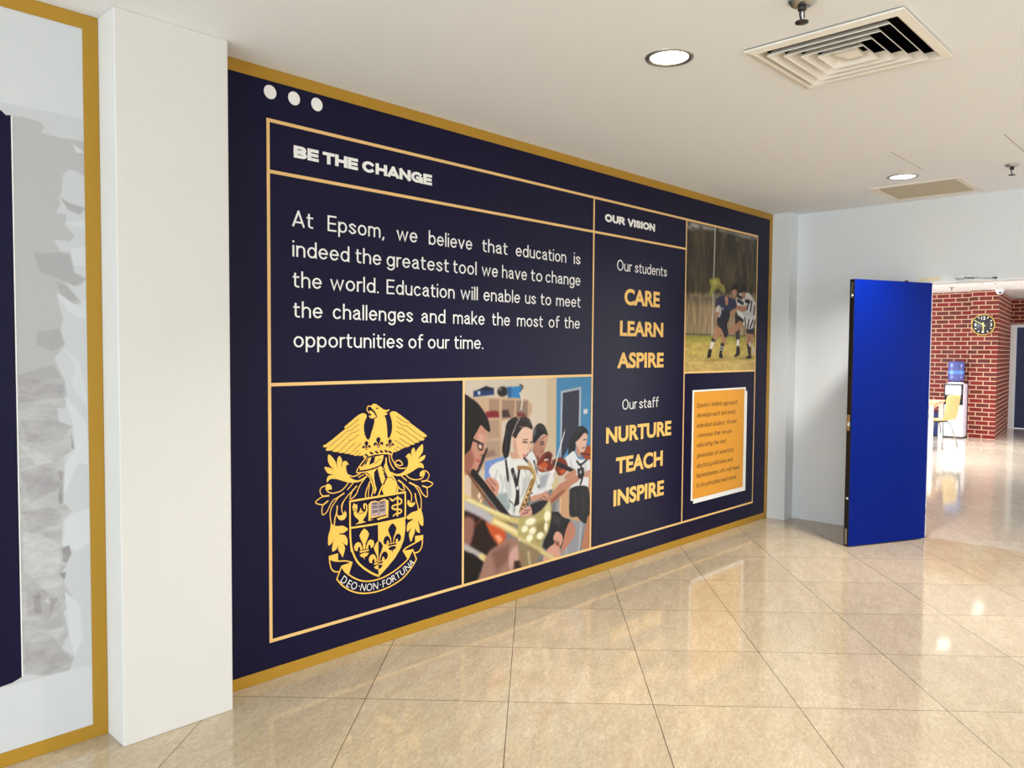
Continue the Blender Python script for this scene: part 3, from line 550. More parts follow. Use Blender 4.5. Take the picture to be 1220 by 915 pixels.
('shield','y','f',0,[(1720.2,606.6),(1890.4,611.4),(1892.1,551.9),(1881.6,498.6),(1862.6,459.6),(1825.9,415.8),(1779.5,378.7),(1725.2,340.7)]),
('shield','y','s',9.9,[(1556.3,738.6),(1637.8,739.2),(1753.2,739.5),(1891.1,740.7)]),
('shield','y','s',8.8,[(1556.3,741),(1556.9,622.4),(1561.8,527.2),(1564.7,497.2)]),
('shield','y','s',9.8,[(1556.8,597.9),(1560,545.6),(1570.3,495.8),(1596.4,442.9),(1634.9,403.1),(1683.8,366.8),(1726.7,343.7)]),
('shield','y','s',9.6,[(1890.2,742.7),(1891.2,668.4),(1890.5,606)]),
('shield','y','s',9.2,[(1559.8,610.2),(1637.7,607.8),(1727.8,606),(1890.5,609.3)]),
('shield','y','f',0,[(1570.2,713.2),(1578.3,727.6),(1584.9,721.1),(1597.5,718.1),(1599.7,696.7),(1594.8,679.3),(1602.2,674.5),(1634,671.4),(1646.1,679.1),(1651,695.6),(1647.2,710.3),(1642.3,706.3),(1642.7,689.9),(1635.9,689.3),(1631.8,707.7),(1637.8,718.2),(1649.1,717.3),(1657.5,704.2),(1657.4,679),(1647.6,655.3),(1634.7,641.5),(1631,632.7),(1650.6,625.6),(1626.5,623.4),(1600.3,623.1),(1584.8,623),(1602.2,628.4),(1607.8,636.2),(1603.3,644.7),(1587.4,658),(1579.3,671.6),(1576.4,687.6),(1571.6,697.5)]),
('shield','y','f',0,[(1603.4,674.9),(1613.4,686.9),(1617.2,701),(1622.8,686.5),(1634,676.7),(1632.1,673.3)]),
('shield','n','s',3,[(1570.2,697.7),(1599.7,696)]),
('shield','n','s',3,[(1573.8,687.9),(1597.4,687)]),
('shield','n','s',3.1,[(1606,671.5),(1632.1,672.6)]),
('shield','y','f',0,[(1663.5,709.6),(1679.6,721.6),(1702.6,722.3),(1723.9,714.1),(1741.4,721.3),(1761.1,724.1),(1785.6,710.5),(1783.3,628),(1738.3,625.8),(1721.9,622.9),(1710.3,632.6),(1663.5,627.1)]),
('shield','g','f',0,[(1677.6,715.3),(1702.6,717.6),(1723.9,710.2),(1741.4,716.5),(1763.1,717.7),(1771,709.3),(1769,647.5),(1729.7,644.4),(1677.6,646.4)]),
('shield','n','f',0,[(1674.9,639.2),(1714.2,640.3),(1725.8,641.1),(1773.8,644.3),(1773.8,637.8),(1731.7,635.1),(1718.8,631.3),(1674.9,631.6)]),
('shield','n','f',0,[(1685.3,712.3),(1716.9,712.8),(1716.9,708.6),(1685.3,708.2)]),
('shield','n','f',0,[(1685.3,705.4),(1716.9,705.8),(1716.9,702.3),(1685.3,701.9)]),
('shield','n','f',0,[(1685.3,695.6),(1716.9,695.9),(1716.9,691.8),(1685.3,691.5)]),
('shield','n','f',0,[(1685.3,688.6),(1716.9,688.9),(1716.9,685.4),(1685.3,685.1)]),
('shield','n','f',0,[(1685.3,674.4),(1716.9,674.6),(1716.9,670.5),(1685.3,670.3)]),
('shield','n','f',0,[(1685.3,667.4),(1716.9,667.6),(1716.9,664.1),(1685.3,663.9)]),
('shield','n','f',0,[(1729.7,712.6),(1761.9,713.1),(1761.9,708.9),(1729.7,708.5)]),
('shield','n','f',0,[(1729.7,705.6),(1761.9,706),(1761.9,702.5),(1729.7,702.1)]),
('shield','n','f',0,[(1729.7,694.1),(1761.9,694.5),(1761.9,690.3),(1729.7,690)]),
('shield','n','f',0,[(1729.7,687.1),(1761.9,687.4),(1761.9,683.9),(1729.7,683.6)]),
('shield','n','f',0,[(1731.7,674.7),(1763.9,674.9),(1763.9,670.8),(1731.7,670.6)]),
('shield','n','f',0,[(1731.7,667.7),(1763.9,667.9),(1763.9,664.4),(1731.7,664.2)]),
('shield','n','s',2.8,[(1724.7,710.8),(1723.5,647.2)]),
('shield','y','s',8.7,[(1841.9,724.8),(1841.2,675.4),(1840.4,626)]),
('shield','y','s',8.7,[(1798.8,716.8),(1810.8,708.1),(1831,716.4),(1853.3,713.5),(1867.3,699.6),(1859.9,686.5),(1833,684.7),(1811.3,680.9),(1807.3,672),(1820.9,663.6),(1853.4,658),(1866.5,649),(1860,640.1),(1847.3,638.7)]),
('shield','y','s',7.2,[(1833.1,640.1),(1813.7,630.6)]),
('shield','y','s',3.6,[(1790.8,721.8),(1802.8,714.7)]),
('shield','y','f',0,[(1638.1,595.1),(1654.8,582.8),(1666.7,564.4),(1657.8,542.9),(1646.5,521.3),(1644.1,493.7),(1632.2,493.7),(1629.8,521.3),(1618.5,542.9),(1609.6,564.4),(1621.5,582.8)]),
('shield','y','f',0,[(1628.6,493.7),(1625.1,509),(1616.8,527.5),(1602.5,535.9),(1585.8,529),(1578.7,512.1),(1584.7,496.7),(1599.5,491.3),(1600.7,504.4),(1607.2,512.1),(1614.4,506),(1615.6,492.1)]),
('shield','y','f',0,[(1647.7,493.7),(1651.2,509),(1659.5,527.5),(1673.8,535.9),(1690.4,529),(1697.6,512.1),(1691.6,496.7),(1676.8,491.3),(1675.6,504.4),(1669.1,512.1),(1661.9,506),(1660.7,492.1)]),
('shield','y','f',0,[(1611.4,489),(1664.9,489),(1664.9,480.6),(1611.4,480.6)]),
('shield','y','f',0,[(1610.2,470.6),(1632.2,476),(1644.1,476),(1666.1,470.6),(1653,456.7),(1642.3,456.7),(1638.1,441.4),(1634,456.7),(1623.3,456.7)]),
('shield','n','f',0,[(1808.5,594.9),(1824.3,582.9),(1835.5,564.8),(1827.1,543.7),(1816.4,522.7),(1814.1,495.6),(1802.9,495.6),(1800.6,522.7),(1789.9,543.7),(1781.5,564.8),(1792.7,582.9)]),
('shield','n','f',0,[(1799.5,495.6),(1796.1,510.6),(1788.2,528.7),(1774.7,537),(1759,530.2),(1752.2,513.6),(1757.8,498.6),(1771.9,493.3),(1773,506.1),(1779.2,513.6),(1786,507.6),(1787.1,494.1)]),
('shield','n','f',0,[(1817.5,495.6),(1820.9,510.6),(1828.8,528.7),(1842.3,537),(1858,530.2),(1864.8,513.6),(1859.1,498.6),(1845.1,493.3),(1843.9,506.1),(1837.8,513.6),(1831,507.6),(1829.9,494.1)]),
('shield','n','f',0,[(1783.2,491),(1833.8,491),(1833.8,482.8),(1783.2,482.8)]),
('shield','n','f',0,[(1782,473),(1802.9,478.2),(1814.1,478.2),(1834.9,473),(1822.6,459.4),(1812.4,459.4),(1808.5,444.4),(1804.6,459.4),(1794.4,459.4)]),
('shield','y','f',0,[(1722.6,521.5),(1722.6,521.5),(1722.6,418.7),(1716.7,418.7),(1714.4,446.7),(1703.2,468.6),(1694.4,490.4),(1706.1,509)]),
('shield','n','f',0,[(1722.6,521.5),(1739.1,509),(1750.8,490.4),(1742,468.6),(1730.8,446.7),(1728.5,418.7),(1722.6,418.7),(1722.6,521.5)]),
('shield','y','f',0,[(1713.2,418.7),(1709.7,434.3),(1701.4,453),(1687.3,461.5),(1670.8,454.5),(1663.8,437.4),(1669.6,421.8),(1684.4,416.4),(1685.5,429.6),(1692,437.4),(1699.1,431.2),(1700.2,417.2)]),
('shield','n','f',0,[(1732,418.7),(1735.5,434.3),(1743.8,453),(1757.9,461.5),(1774.4,454.5),(1781.4,437.4),(1775.6,421.8),(1760.8,416.4),(1759.7,429.6),(1753.2,437.4),(1746.1,431.2),(1745,417.2)]),
('shield','y','f',0,[(1696.1,414),(1722.6,414),(1722.6,405.5),(1696.1,405.5)]),
('shield','n','f',0,[(1722.6,414),(1749.1,414),(1749.1,405.5),(1722.6,405.5)]),
('shield','y','f',0,[(1694.9,395.4),(1716.7,400.8),(1722.6,400.8),(1722.6,365.8),(1722.6,365.8),(1718.5,381.3),(1707.9,381.3)]),
('shield','n','f',0,[(1722.6,400.8),(1728.5,400.8),(1750.3,395.4),(1737.3,381.3),(1726.7,381.3),(1722.6,365.8),(1722.6,365.8)]),
('eagle','n','f',0,[(1652.8,1020.6),(1659.9,1016.2),(1665.1,1009.6),(1661.2,1001.8),(1656.3,994.1),(1655.3,984.2),(1650.2,984.2),(1649.2,994.1),(1644.3,1001.8),(1640.4,1009.6),(1645.6,1016.2)]),
('eagle','n','f',0,[(1648.6,984.2),(1647.1,989.7),(1643.5,996.3),(1637.4,999.4),(1630.2,996.9),(1627.1,990.8),(1629.7,985.3),(1636.1,983.3),(1636.6,988),(1639.4,990.8),(1642.5,988.6),(1643,983.6)]),
('eagle','n','f',0,[(1656.9,984.2),(1658.4,989.7),(1662,996.3),(1668.2,999.4),(1675.3,996.9),(1678.4,990.8),(1675.9,985.3),(1669.4,983.3),(1668.9,988),(1666.1,990.8),(1663,988.6),(1662.5,983.6)]),
('eagle','n','f',0,[(1645.1,980.9),(1660.5,980.9),(1660.5,977.6),(1645.1,977.6)]),
('eagle','n','f',0,[(1723.8,1034.8),(1732.3,1029.5),(1738.3,1021.6),(1733.8,1012.3),(1728,1003.1),(1726.8,991.2),(1720.8,991.2),(1719.6,1003.1),(1713.8,1012.3),(1709.3,1021.6),(1715.4,1029.5)]),
('eagle','n','f',0,[(1719,991.2),(1717.2,997.8),(1712.9,1005.7),(1705.7,1009.4),(1697.2,1006.4),(1693.6,999.1),(1696.6,992.5),(1704.2,990.2),(1704.8,995.8),(1708.1,999.1),(1711.7,996.5),(1712.3,990.6)]),
('eagle','n','f',0,[(1728.7,991.2),(1730.5,997.8),(1734.7,1005.7),(1742,1009.4),(1750.4,1006.4),(1754,999.1),(1751,992.5),(1743.5,990.2),(1742.9,995.8),(1739.5,999.1),(1735.9,996.5),(1735.3,990.6)]),
('eagle','n','f',0,[(1714.7,987.3),(1732.9,987.3),(1732.9,983.3),(1714.7,983.3)]),
('eagle','n','f',0,[(1794.3,1018.8),(1801.6,1014.4),(1806.8,1007.6),(1802.9,999.8),(1798,991.9),(1796.9,981.8),(1791.8,981.8),(1790.7,991.9),(1785.8,999.8),(1781.9,1007.6),(1787.1,1014.4)]),
('eagle','n','f',0,[(1790.2,981.8),(1788.7,987.4),(1785,994.1),(1778.8,997.2),(1771.6,994.7),(1768.5,988.5),(1771.1,982.9),(1777.5,981),(1778,985.7),(1780.9,988.5),(1784,986.3),(1784.5,981.2)]),
('eagle','n','f',0,[(1798.5,981.8),(1800,987.4),(1803.6,994.1),(1809.9,997.2),(1817.1,994.7),(1820.2,988.5),(1817.6,982.9),(1811.1,981),(1810.6,985.7),(1807.8,988.5),(1804.7,986.3),(1804.2,981.2)]),
('eagle','n','f',0,[(1786.6,978.4),(1802.1,978.4),(1802.1,975.1),(1786.6,975.1)]),
('ribbon','y','s',6.9,[(1480.8,380.3),(1510.6,344.4),(1557.2,308.4),(1609.6,284.8),(1663.1,273),(1732.7,270),(1809.4,280.5),(1877.7,304.2),(1931.2,344.6),(1963.8,383.4)]),
('ribbon','y','s',6.9,[(1543.3,391.3),(1585.8,360.5),(1633.8,338.4),(1687.8,329.1),(1753,332.1),(1819.8,349.8),(1872.2,373.2),(1909.5,395.8)]),
('ribbon','y','s',6.4,[(1480.8,380.3),(1508.5,435.9)]),
('ribbon','y','s',6.6,[(1508.5,435.9),(1566.9,441.7)]),
('ribbon','y','s',6.4,[(1508.5,435.9),(1524.7,409),(1543.3,391.3)]),
('ribbon','y','s',6.5,[(1566.9,441.7),(1545.6,389.6)]),
('ribbon','y','s',7.3,[(1939.1,437.4),(1963.8,383.4)]),
('ribbon','y','s',7.2,[(1939.1,439.5),(1909.5,395.8)]),
('ribbon','y','s',6.3,[(1440.3,496.1),(1442.5,468.4),(1451.4,435.4),(1469.5,418.1),(1492.3,412.7)]),
('ribbon','y','s',6.4,[(1440.3,488.3),(1460.5,472.7),(1492.4,463.5),(1529.4,457.6),(1566.9,442.5)]),
('ribbon','y','s',7.2,[(1877.4,443.4),(1898.7,455.3),(1952.7,469.3),(2002.1,483.2)]),
('ribbon','y','s',7.3,[(2004.8,501.3),(2000.6,447.9),(1980.2,421.3),(1952.8,417.7)]),
('ribbon','y','s',7.1,[(1877.4,443.4),(1906.9,398.4)]),
('ribbon','y','f',0,[(1511.7,435.3),(1566,440.7),(1545.2,389.7),(1527,410.5)]),
('ribbon','y','f',0,[(1876.4,442.7),(1940.2,439.7),(1905.8,397.4),(1890.8,418.5)]),
('ribbon','y','f',0,[(1439,498.3),(1488,501.8),(1488.8,464.2),(1460.5,473.5),(1438.9,489.3)]),
('ribbon','y','f',0,[(1954.2,505.4),(2006,502),(2003.2,482.1),(1954.3,469.8)])]
LETTERS = [('D',1522.2,367.7,-40.4),('E',1550.2,343.9,-35.2),('O',1578.6,327.9,-22.8),('·',1608.2,319.5,-19.4),('N',1631.4,309.3,-16.5),('O',1668,301.8,-7.6),('N',1705.2,299.5,-1.6),('·',1733.7,300,1.9),('F',1755.5,301.2,7),('O',1786.2,306.4,13.4),('R',1817.2,315.9,17.9),('T',1843.3,324.8,21),('U',1872.3,337.1,25.7),('N',1904.3,354.2,30.7),('A',1930.1,371.4,33.7)]
MUSIC = [
('p',(206,193,175),5.3,[(2285.3,1319.6),(3416.8,1298.1),(3430.6,567.7),(2289.1,708.5)]),
('p',(214,200,180),11.9,[(2747.1,1310.8),(2985.7,1306.3),(2992.3,841.1),(2752.2,862.7)]),
('p',(206,186,156),9.3,[(2974.8,1306.5),(3069.3,1304.7),(3076.6,818.7),(2981.2,842.1)]),
('p',(74,140,182),7.7,[(3069.3,1304.7),(3451.2,1305.2),(3461.8,752),(3071.2,804.5)]),
('p',(186,192,198),6.5,[(3110.5,1214),(3310.3,1234.8),(3309.3,942.5),(3108.8,800.9)]),
('p',(46,48,70),6.5,[(3130.2,1201.5),(3292.4,1217.1),(3289.7,959.1),(3120.5,784.9)]),
('p',(218,220,218),6.8,[(3334.8,1089.1),(3380.2,1091.5),(3378.3,1060.8),(3337.7,1059.9)]),
('p',(200,170,140),8.1,[(2366.3,1202.7),(2808.1,1174.5),(2814.7,1062.6),(2592.7,1054.9),(2590.1,815.6),(2301.5,844.4),(2299.3,1202.7)]),
('p',(166,138,116),8.4,[(2488,1190),(2567.2,1184.2),(2568.1,1083.6),(2488.9,1090.8)]),
('p',(162,132,112),8.6,[(2591.5,1180.5),(2695.4,1173.4),(2693.5,1076.5),(2592.5,1068.6)]),
('p',(150,126,110),8.8,[(2710.6,1171.4),(2808.2,1165.3),(2809.3,1073.5),(2711.6,1075.5)]),
('p',(178,150,126),8.4,[(2459,1073.1),(2568.3,1070),(2574.1,966.1),(2474,964.9)]),
('p',(176,150,130),8.3,[(2464.7,955.6),(2574.2,950.4),(2577,857.9),(2456.1,859.1)]),
('p',(132,38,46),8.4,[(2460.5,1117.7),(2524.6,1123.2),(2564.9,1114.3),(2568.1,1082.2),(2468.3,1085.9)]),
('p',(74,54,52),8.7,[(2592,1119.8),(2641.1,1122.1),(2663.4,1078.2),(2594.4,1080.7)]),
('p',(120,50,48),11.8,[(2716.4,1103),(2783.1,1092.5),(2793.7,1074.3),(2719.7,1078.5)]),
('p',(150,120,110),11.2,[(2469.8,894.8),(2526.5,903.3),(2546,867.6),(2470.1,861.2)]),
('p',(40,58,108),6.5,[(2366,1238.2),(2523.5,1251.2),(2528.6,1212.7),(2366.2,1205.4)]),
('p',(30,34,50),6.5,[(2384.1,1238.9),(2462.1,1263),(2523.5,1247.8),(2514.1,1236)]),
('p',(190,200,215),5.5,[(2397.8,1235.2),(2416.1,1237.9),(2420.8,1217.8),(2400.7,1215.3)]),
('e',(36,32,32),6.9,2595.9,1228,43.1,28.7),
('e',(120,105,90),5.7,2573.4,1243,13.6,10.9),
('p',(56,132,186),7,[(2631.9,1250.1),(2755.4,1256.2),(2743,1184.1),(2640.4,1194.9)]),
('p',(40,95,140),11.6,[(2631.9,1250.1),(2669.6,1251.7),(2665.2,1191.9),(2640.4,1194.9)]),
('s',(222,212,200),4.8,11.9,[(2740.6,1213.4),(2761.5,1177.7),(2751.9,1118.7)]),
('s',(90,75,60),4.8,10.2,[(2740,1262.2),(2765.8,1251.1),(2750.6,1234)]),
('p',(122,148,202),6.7,[(2456.3,841),(2616.1,857),(2624.5,805.2),(2528.1,726.6),(2457.1,734.8)]),
('p',(168,138,112),8.1,[(2305.4,822.8),(2368.4,794.9),(2463.5,697.8),(2449.1,605.4),(2311.4,645.6)]),
('p',(60,45,40),8.3,[(2446.5,896.8),(2479.1,914.1),(2465.3,875),(2424,805.5),(2387.6,762.8),(2369.3,778.1),(2414.6,833.1)]),
('p',(156,158,164),9.7,[(3082.5,534.6),(3445.2,485.8),(3451.8,137.5),(2991,166.7)]),
('s',(205,206,210),5.3,8.1,[(3186.4,259.9),(3175.1,180.2)]),
('s',(196,196,202),5.5,10.5,[(3326.9,360.5),(3301.2,173.5)]),
('s',(120,120,126),5.5,8.4,[(3360.4,338.5),(3323.5,177.8)]),
('p',(26,26,30),5.3,[(3190.1,793.3),(3196.6,897.9),(3237.3,940.1),(3296.5,983),(3345.3,976.8),(3376.5,957),(3387,925.4),(3346.2,928.4),(3297.9,901.4),(3264.7,873.6),(3248.8,821.8),(3215.9,798.4)]),
('p',(226,188,168),4.7,[(3274,891.8),(3309.9,911.9),(3348.5,938.2),(3380.8,922),(3375.4,883.9),(3366,853.8),(3348.2,816.8),(3311.5,817),(3280.9,838),(3259.8,881.6)]),
('p',(196,150,130),5.4,[(3274.5,861.4),(3311.5,817),(3318.3,781.2),(3287.7,791.7),(3257,832.5)]),
('s',(150,70,70),5.5,6.8,[(3329.4,841.5),(3350.2,843.6)]),
('s',(60,45,45),5.5,5.9,[(3344.4,894),(3365.3,893.9)]),
('p',(226,226,228),5.3,[(3159.7,792.4),(3192.1,811.9),(3245.1,830.5),(3285.5,780.4),(3324.6,765.2),(3386.2,767),(3424.5,724.4),(3426.8,599.4),(3231.2,592.3),(3217.4,707.6),(3175.6,749.6)]),
('p',(226,226,228),5.3,[(3225.2,613.4),(3256.2,675.3),(3387.6,677.4),(3402.7,583.7),(3231.8,600.4)]),
('s',(30,28,32),5.5,13.6,[(3276.2,762.3),(3313,735.7),(3373.9,760.5)]),
('s',(30,28,32),5.5,15.7,[(3313,735.7),(3338.5,671.6),(3315.1,612.7)]),
('s',(60,55,60),5.5,11.7,[(3289.5,692.2),(3338.1,694.7)]),
('p',(168,72,38),4.8,[(3315.3,812.1),(3348.2,816.8),(3379.6,852.6),(3422.3,837.4),(3423.6,767.3),(3361.4,767.8)]),
('s',(60,30,25),5.6,7.9,[(3317.8,808),(3423.3,786.8)]),
('p',(205,150,128),5.5,[(3347.5,685.9),(3441.2,696.8),(3444.2,536.5),(3390.3,530.8),(3401.6,642.4)]),
('p',(206,156,134),5.5,[(3338.7,663.8),(3387.8,677.8),(3425.2,685.4),(3425.9,646.4),(3363.5,649.5)]),
('p',(40,38,42),5.3,[(3221.6,597.5),(3362.4,595.3),(3406,549.8),(3415.5,405.7),(3373.6,346.5),(3286.9,398.1),(3196.4,425.6),(3207.6,517.8)]),
('p',(190,134,104),7,[(3392.8,392.2),(3446.6,409.5),(3451,180.1),(3363.2,180.6),(3329.7,201.7)]),
('p',(205,165,126),6.5,[(3112.5,586.8),(3193.1,633.5),(3206.6,428.1),(3286.7,406.4),(3316.2,366.3),(3287.2,379),(3133.5,429.2),(3108.4,450.7)]),
('s',(228,200,170),5.2,8,[(3121.3,577.7),(3114.5,457.9)]),
('p',(30,27,29),4.9,[(2853.7,924.9),(2863.5,992),(2907.9,1026.3),(2956.9,1011),(2987.2,965.4),(2991.9,946.1),(2968.6,955.8),(2941.3,955.6),(2898.4,928.6),(2875.2,905.4)]),
('p',(92,92,98),6.1,[(2855.3,967.6),(2876.1,1001.9),(2892,1015.1),(2885,972.6),(2862,938.6)]),
('p',(178,130,110),4.3,[(2893.2,921.8),(2941.4,946.9),(2989.6,952.1),(2981.5,900.3),(2967.7,865.1),(2949.4,843.5),(2921.4,823.7),(2888.9,834.6),(2856.4,874.7),(2868.8,908)]),
('p',(206,160,138),7.5,[(2952.6,931.6),(2985.3,943.7),(2977.2,893.4),(2964.3,872.7),(2947.7,888.6)]),
('s',(50,35,35),5,6.3,[(2929.1,898.8),(2958.5,896.4)]),
('s',(150,70,70),5,6.2,[(2926.4,854.3),(2948.2,852.3)]),
('s',(40,30,30),5,5.4,[(2925.6,912.1),(2958.3,910.9)]),
('p',(140,94,80),4.9,[(2856.3,881.9),(2888.9,834.6),(2921.4,822.2),(2900.3,784.6),(2862.5,817)]),
('p',(28,24,26),4.9,[(2811.9,899.9),(2851.6,921.5),(2839.7,861.9),(2804.2,840.3)]),
('p',(222,222,222),4.9,[(2804.3,833.2),(2854.5,860.6),(2894.8,799.5),(2911.8,732.9),(3021.7,728.4),(3045.7,615.2),(2796.1,646)]),
('p',(224,224,226),4.9,[(2854.6,758.2),(3055.1,737.3),(3025.6,685),(2949.5,591.7),(2845.2,593.6),(2821.6,669.7)]),
('p',(168,172,180),15.6,[(2924.5,712),(3007.2,710.7),(2972.6,636),(2913.9,627.5)]),
('s',(34,30,32),5,14.1,[(2868,802.1),(2895.8,720.2),(2912.9,646)]),
('p',(128,54,28),4.3,[(2891.8,778.2),(2910.8,805.2),(2959.2,844.1),(3008.8,848.4),(3040.5,820.6),(3034.1,793.3),(3099.6,803.3),(3155.2,787.6),(3186.3,737.2),(3147.4,694.1),(3095.6,692.3),(3060.9,733.1),(3010.5,728.1),(2944.4,727.9),(2906.2,744.3)]),
('p',(196,92,48),9.3,[(2911.2,776.3),(2965.4,792.6),(2998.8,767.4),(2966.2,734.3),(2922.5,742.6)]),
('p',(200,96,50),7.8,[(3100.9,720),(3146.8,730.1),(3164.5,713.2),(3130,693)]),
('p',(80,30,20),9.4,[(2964.9,829),(3014.5,839.1),(3026.2,801.4),(2976.4,791.6)]),
('s',(235,228,220),5.1,9,[(2965.3,799.9),(2992.8,800.9)]),
('s',(40,34,36),5.2,28,[(3060.3,772.3),(3135,746.2),(3235.3,705.7)]),
('s',(225,220,215),5.1,5.4,[(3033.9,811.7),(3030,771.6)]),
('p',(192,138,112),5.3,[(3161.3,649.4),(3256.2,675.3),(3308.6,653),(3282.9,631.2),(3212.5,610.9),(3143.8,566.7),(3034,523.7),(2999.8,557.6),(3093.3,629.3)]),
('p',(150,98,78),7.9,[(3143.3,599.1),(3162.3,588.6),(3034,523.7),(3012,544.1)]),
('p',(198,146,122),5.3,[(3159.1,683.8),(3229.3,706.3),(3265.1,710.1),(3271.6,678.9),(3230.1,656.9),(3165.4,656.8)]),
('p',(34,32,36),5.4,[(3281.5,713.6),(3347,715),(3354.5,664.4),(3321.9,643.2),(3289,655.2)]),
('e',(170,165,165),5.5,3314.5,689.5,13.2,11.6),
('p',(206,190,150),6.4,[(3032.2,644.6),(3092.4,693.4),(3105.4,643.9),(3045,595.4)]),
('s',(236,228,218),5.2,10.1,[(3156.8,975.7),(3099.1,838.9),(3028,676.3)]),
('s',(236,228,218),5.1,9.7,[(3049,737.9),(2994.4,605.7)]),
('s',(60,45,40),5.2,8.3,[(3159.1,981.5),(3152.4,964.8)]),
('p',(206,154,130),4.9,[(2845.2,593.6),(2926,598.7),(2973,606),(3004.2,584.7),(2997.5,550),(2962,543),(2926.4,567.4),(2845.6,562.7)]),
('s',(120,80,70),5.1,4.8,[(2926.3,575.2),(2967.8,550.1)]),
('s',(120,80,70),5.1,4.8,[(2949.6,583.9),(2991.5,558.7)]),
('p',(34,32,36),5.5,[(2834.5,541),(2985.6,551.6),(3034.6,477.4),(3095.8,464.6),(3146.1,422.5),(3219.9,391.8),(3175.1,335.2),(3124.2,230.2),(2953.9,268.6),(3017.7,400.5),(2835.1,490.8)]),
('p',(64,60,64),19.4,[(3047,459.7),(3133.6,422.8),(3109.6,370),(3047.7,411.7)]),
('p',(196,138,116),5.3,[(3207.3,385.5),(3235.5,378.7),(3267.2,336.7),(3260.2,288.4),(3212.1,247.2),(3122.2,194.1),(3142.4,259.4),(3172.6,335.6)]),
('p',(218,166,146),5.2,[(3051.7,307.2),(3067.1,336.7),(3091.5,343.9),(3132.7,319.4),(3143.4,275.4),(3111.8,224.3),(3125.2,165.2),(3026.9,171.8),(2955,189.4),(3001.7,252.1),(3061.9,273.4)]),
('p',(150,96,80),9.7,[(3064.1,293.1),(3111.1,272.9),(3111.6,240.5),(3074.3,263.2)]),
('p',(26,22,22),5.2,[(2596,911),(2617.8,991.6),(2630.1,1042.3),(2669.5,1069.6),(2716.7,1073.8),(2704.1,1027.2),(2670.5,967.1),(2655.5,878.3),(2629.2,835.8),(2604.3,862.2)]),
('p',(44,32,30),4.7,[(2690.3,993.4),(2711.8,1058.1),(2762.7,1074),(2814.7,1061.1),(2848.9,1010.8),(2847,993.1),(2784,1015),(2733,983.4),(2704.9,947.1),(2677.6,963.1)]),
('p',(30,25,25),9,[(2783.3,1071.4),(2825.2,1054.9),(2852.1,1010.6),(2794.1,1035.5)]),
('s',(170,160,155),4.7,7.5,[(2742.2,1068.1),(2707.1,1027),(2692.3,993.3)]),
('s',(190,140,120),4.9,4.3,[(2742.8,1017.7),(2804.9,1005.2)]),
('p',(205,162,138),4.7,[(2658.5,878),(2703.8,867),(2765.7,812.1),(2730.3,766.5),(2684.3,806.2)]),
('p',(230,192,168),4.1,[(2704.9,950.6),(2743.2,982.7),(2784.1,1008),(2844.9,993.3),(2851.8,953.6),(2845.9,918.4),(2844.1,886.5),(2827.6,863),(2798.4,850),(2782,828.2),(2760.6,804.2),(2729.7,819.2),(2701.8,867.2),(2685.2,910.4),(2674.8,939),(2682.6,966.2)]),
('p',(204,160,138),11.7,[(2684.9,938.2),(2708.1,936.4),(2724.1,865.2),(2755.4,809.6),(2724.6,823.2),(2698.7,874.5)]),
('s',(45,32,32),4.9,7.8,[(2769.5,925.9),(2803.8,920.4)]),
('s',(70,50,45),4.9,4.3,[(2772.5,939.8),(2810.9,936.8)]),
('s',(45,32,32),4.9,6.1,[(2832.2,918.1),(2845.8,919.9)]),
('s',(185,92,92),4.9,8.6,[(2773.5,849.5),(2800.6,838.5)]),
('s',(196,148,128),4.9,5.2,[(2816.5,913.7),(2827.3,884.4),(2808.5,880.3)]),
('p',(224,224,220),4.5,[(2494.7,740.6),(2527.6,787.9),(2585.2,819.5),(2638.9,846.6),(2668.9,841),(2725.1,774),(2765.8,801.5),(2828.5,784.6),(2882,750.5),(2894.2,633.9),(2490.4,683.6)]),
('p',(224,224,220),5.1,[(2488.1,774.8),(2549.2,826.9),(2741.6,830.6),(2863.3,795.9),(2878.3,701.6),(2833.6,614.4),(2767.5,496.9),(2690.4,504.5),(2641.6,526.7),(2556.4,616.5),(2535.1,674.4),(2571.2,699.5)]),
('p',(158,170,170),11.5,[(2550.9,646.7),(2645.8,644.3),(2668.2,552.9),(2641.6,530.4),(2551.2,613.5)]),
('p',(196,200,198),14.5,[(2634,759),(2666.1,755.5),(2678.4,619.1),(2646.4,585.9)]),
('p',(200,202,200),18.1,[(2765,714.4),(2832.5,706.8),(2810.9,624.9),(2766.3,607.7)]),
('s',(28,26,28),4.7,15.1,[(2626.3,829.2),(2643.2,720.3)]),
('s',(28,26,28),4.7,10.7,[(2640.1,780.7),(2647.3,709.1)]),
('s',(32,30,34),4.7,27.2,[(2682.2,768.8),(2723.7,658.6),(2728,571)]),
('s',(32,30,34),4.7,18.2,[(2740,770.2),(2723.4,681.3)]),
('s',(32,30,34),4.8,21.8,[(2727.3,627.9),(2711.6,565.7)]),
('s',(80,78,80),4.7,7.2,[(2657,595.7),(2700.8,555.8),(2695.7,518.8)]),
('s',(215,212,205),4.8,12.9,[(2772.1,584.1),(2734.1,509.4)]),
('e',(230,230,228),3.6,2724.8,658.5,9.9,12.1),
('p',(208,154,134),4.4,[(2451.2,724.6),(2483.3,749.9),(2519.1,742.2),(2555.4,719.7),(2573.5,684.4),(2551,632),(2522,646.8),(2488.9,687.4)]),
('s',(110,70,60),4.5,5.2,[(2473.3,732.9),(2514.4,691.6)]),
('s',(110,70,60),4.6,5.2,[(2498.6,737.3),(2545.3,695.2)]),
('s',(90,50,45),4.6,7,[(2511.3,692),(2535.2,667.1)]),
('s',(176,180,180),9.3,8,[(2581.2,750),(2602.8,695.7),(2592.7,652.5)]),
('s',(176,180,180),9.4,8.1,[(2618.3,731),(2634.9,662.1)]),
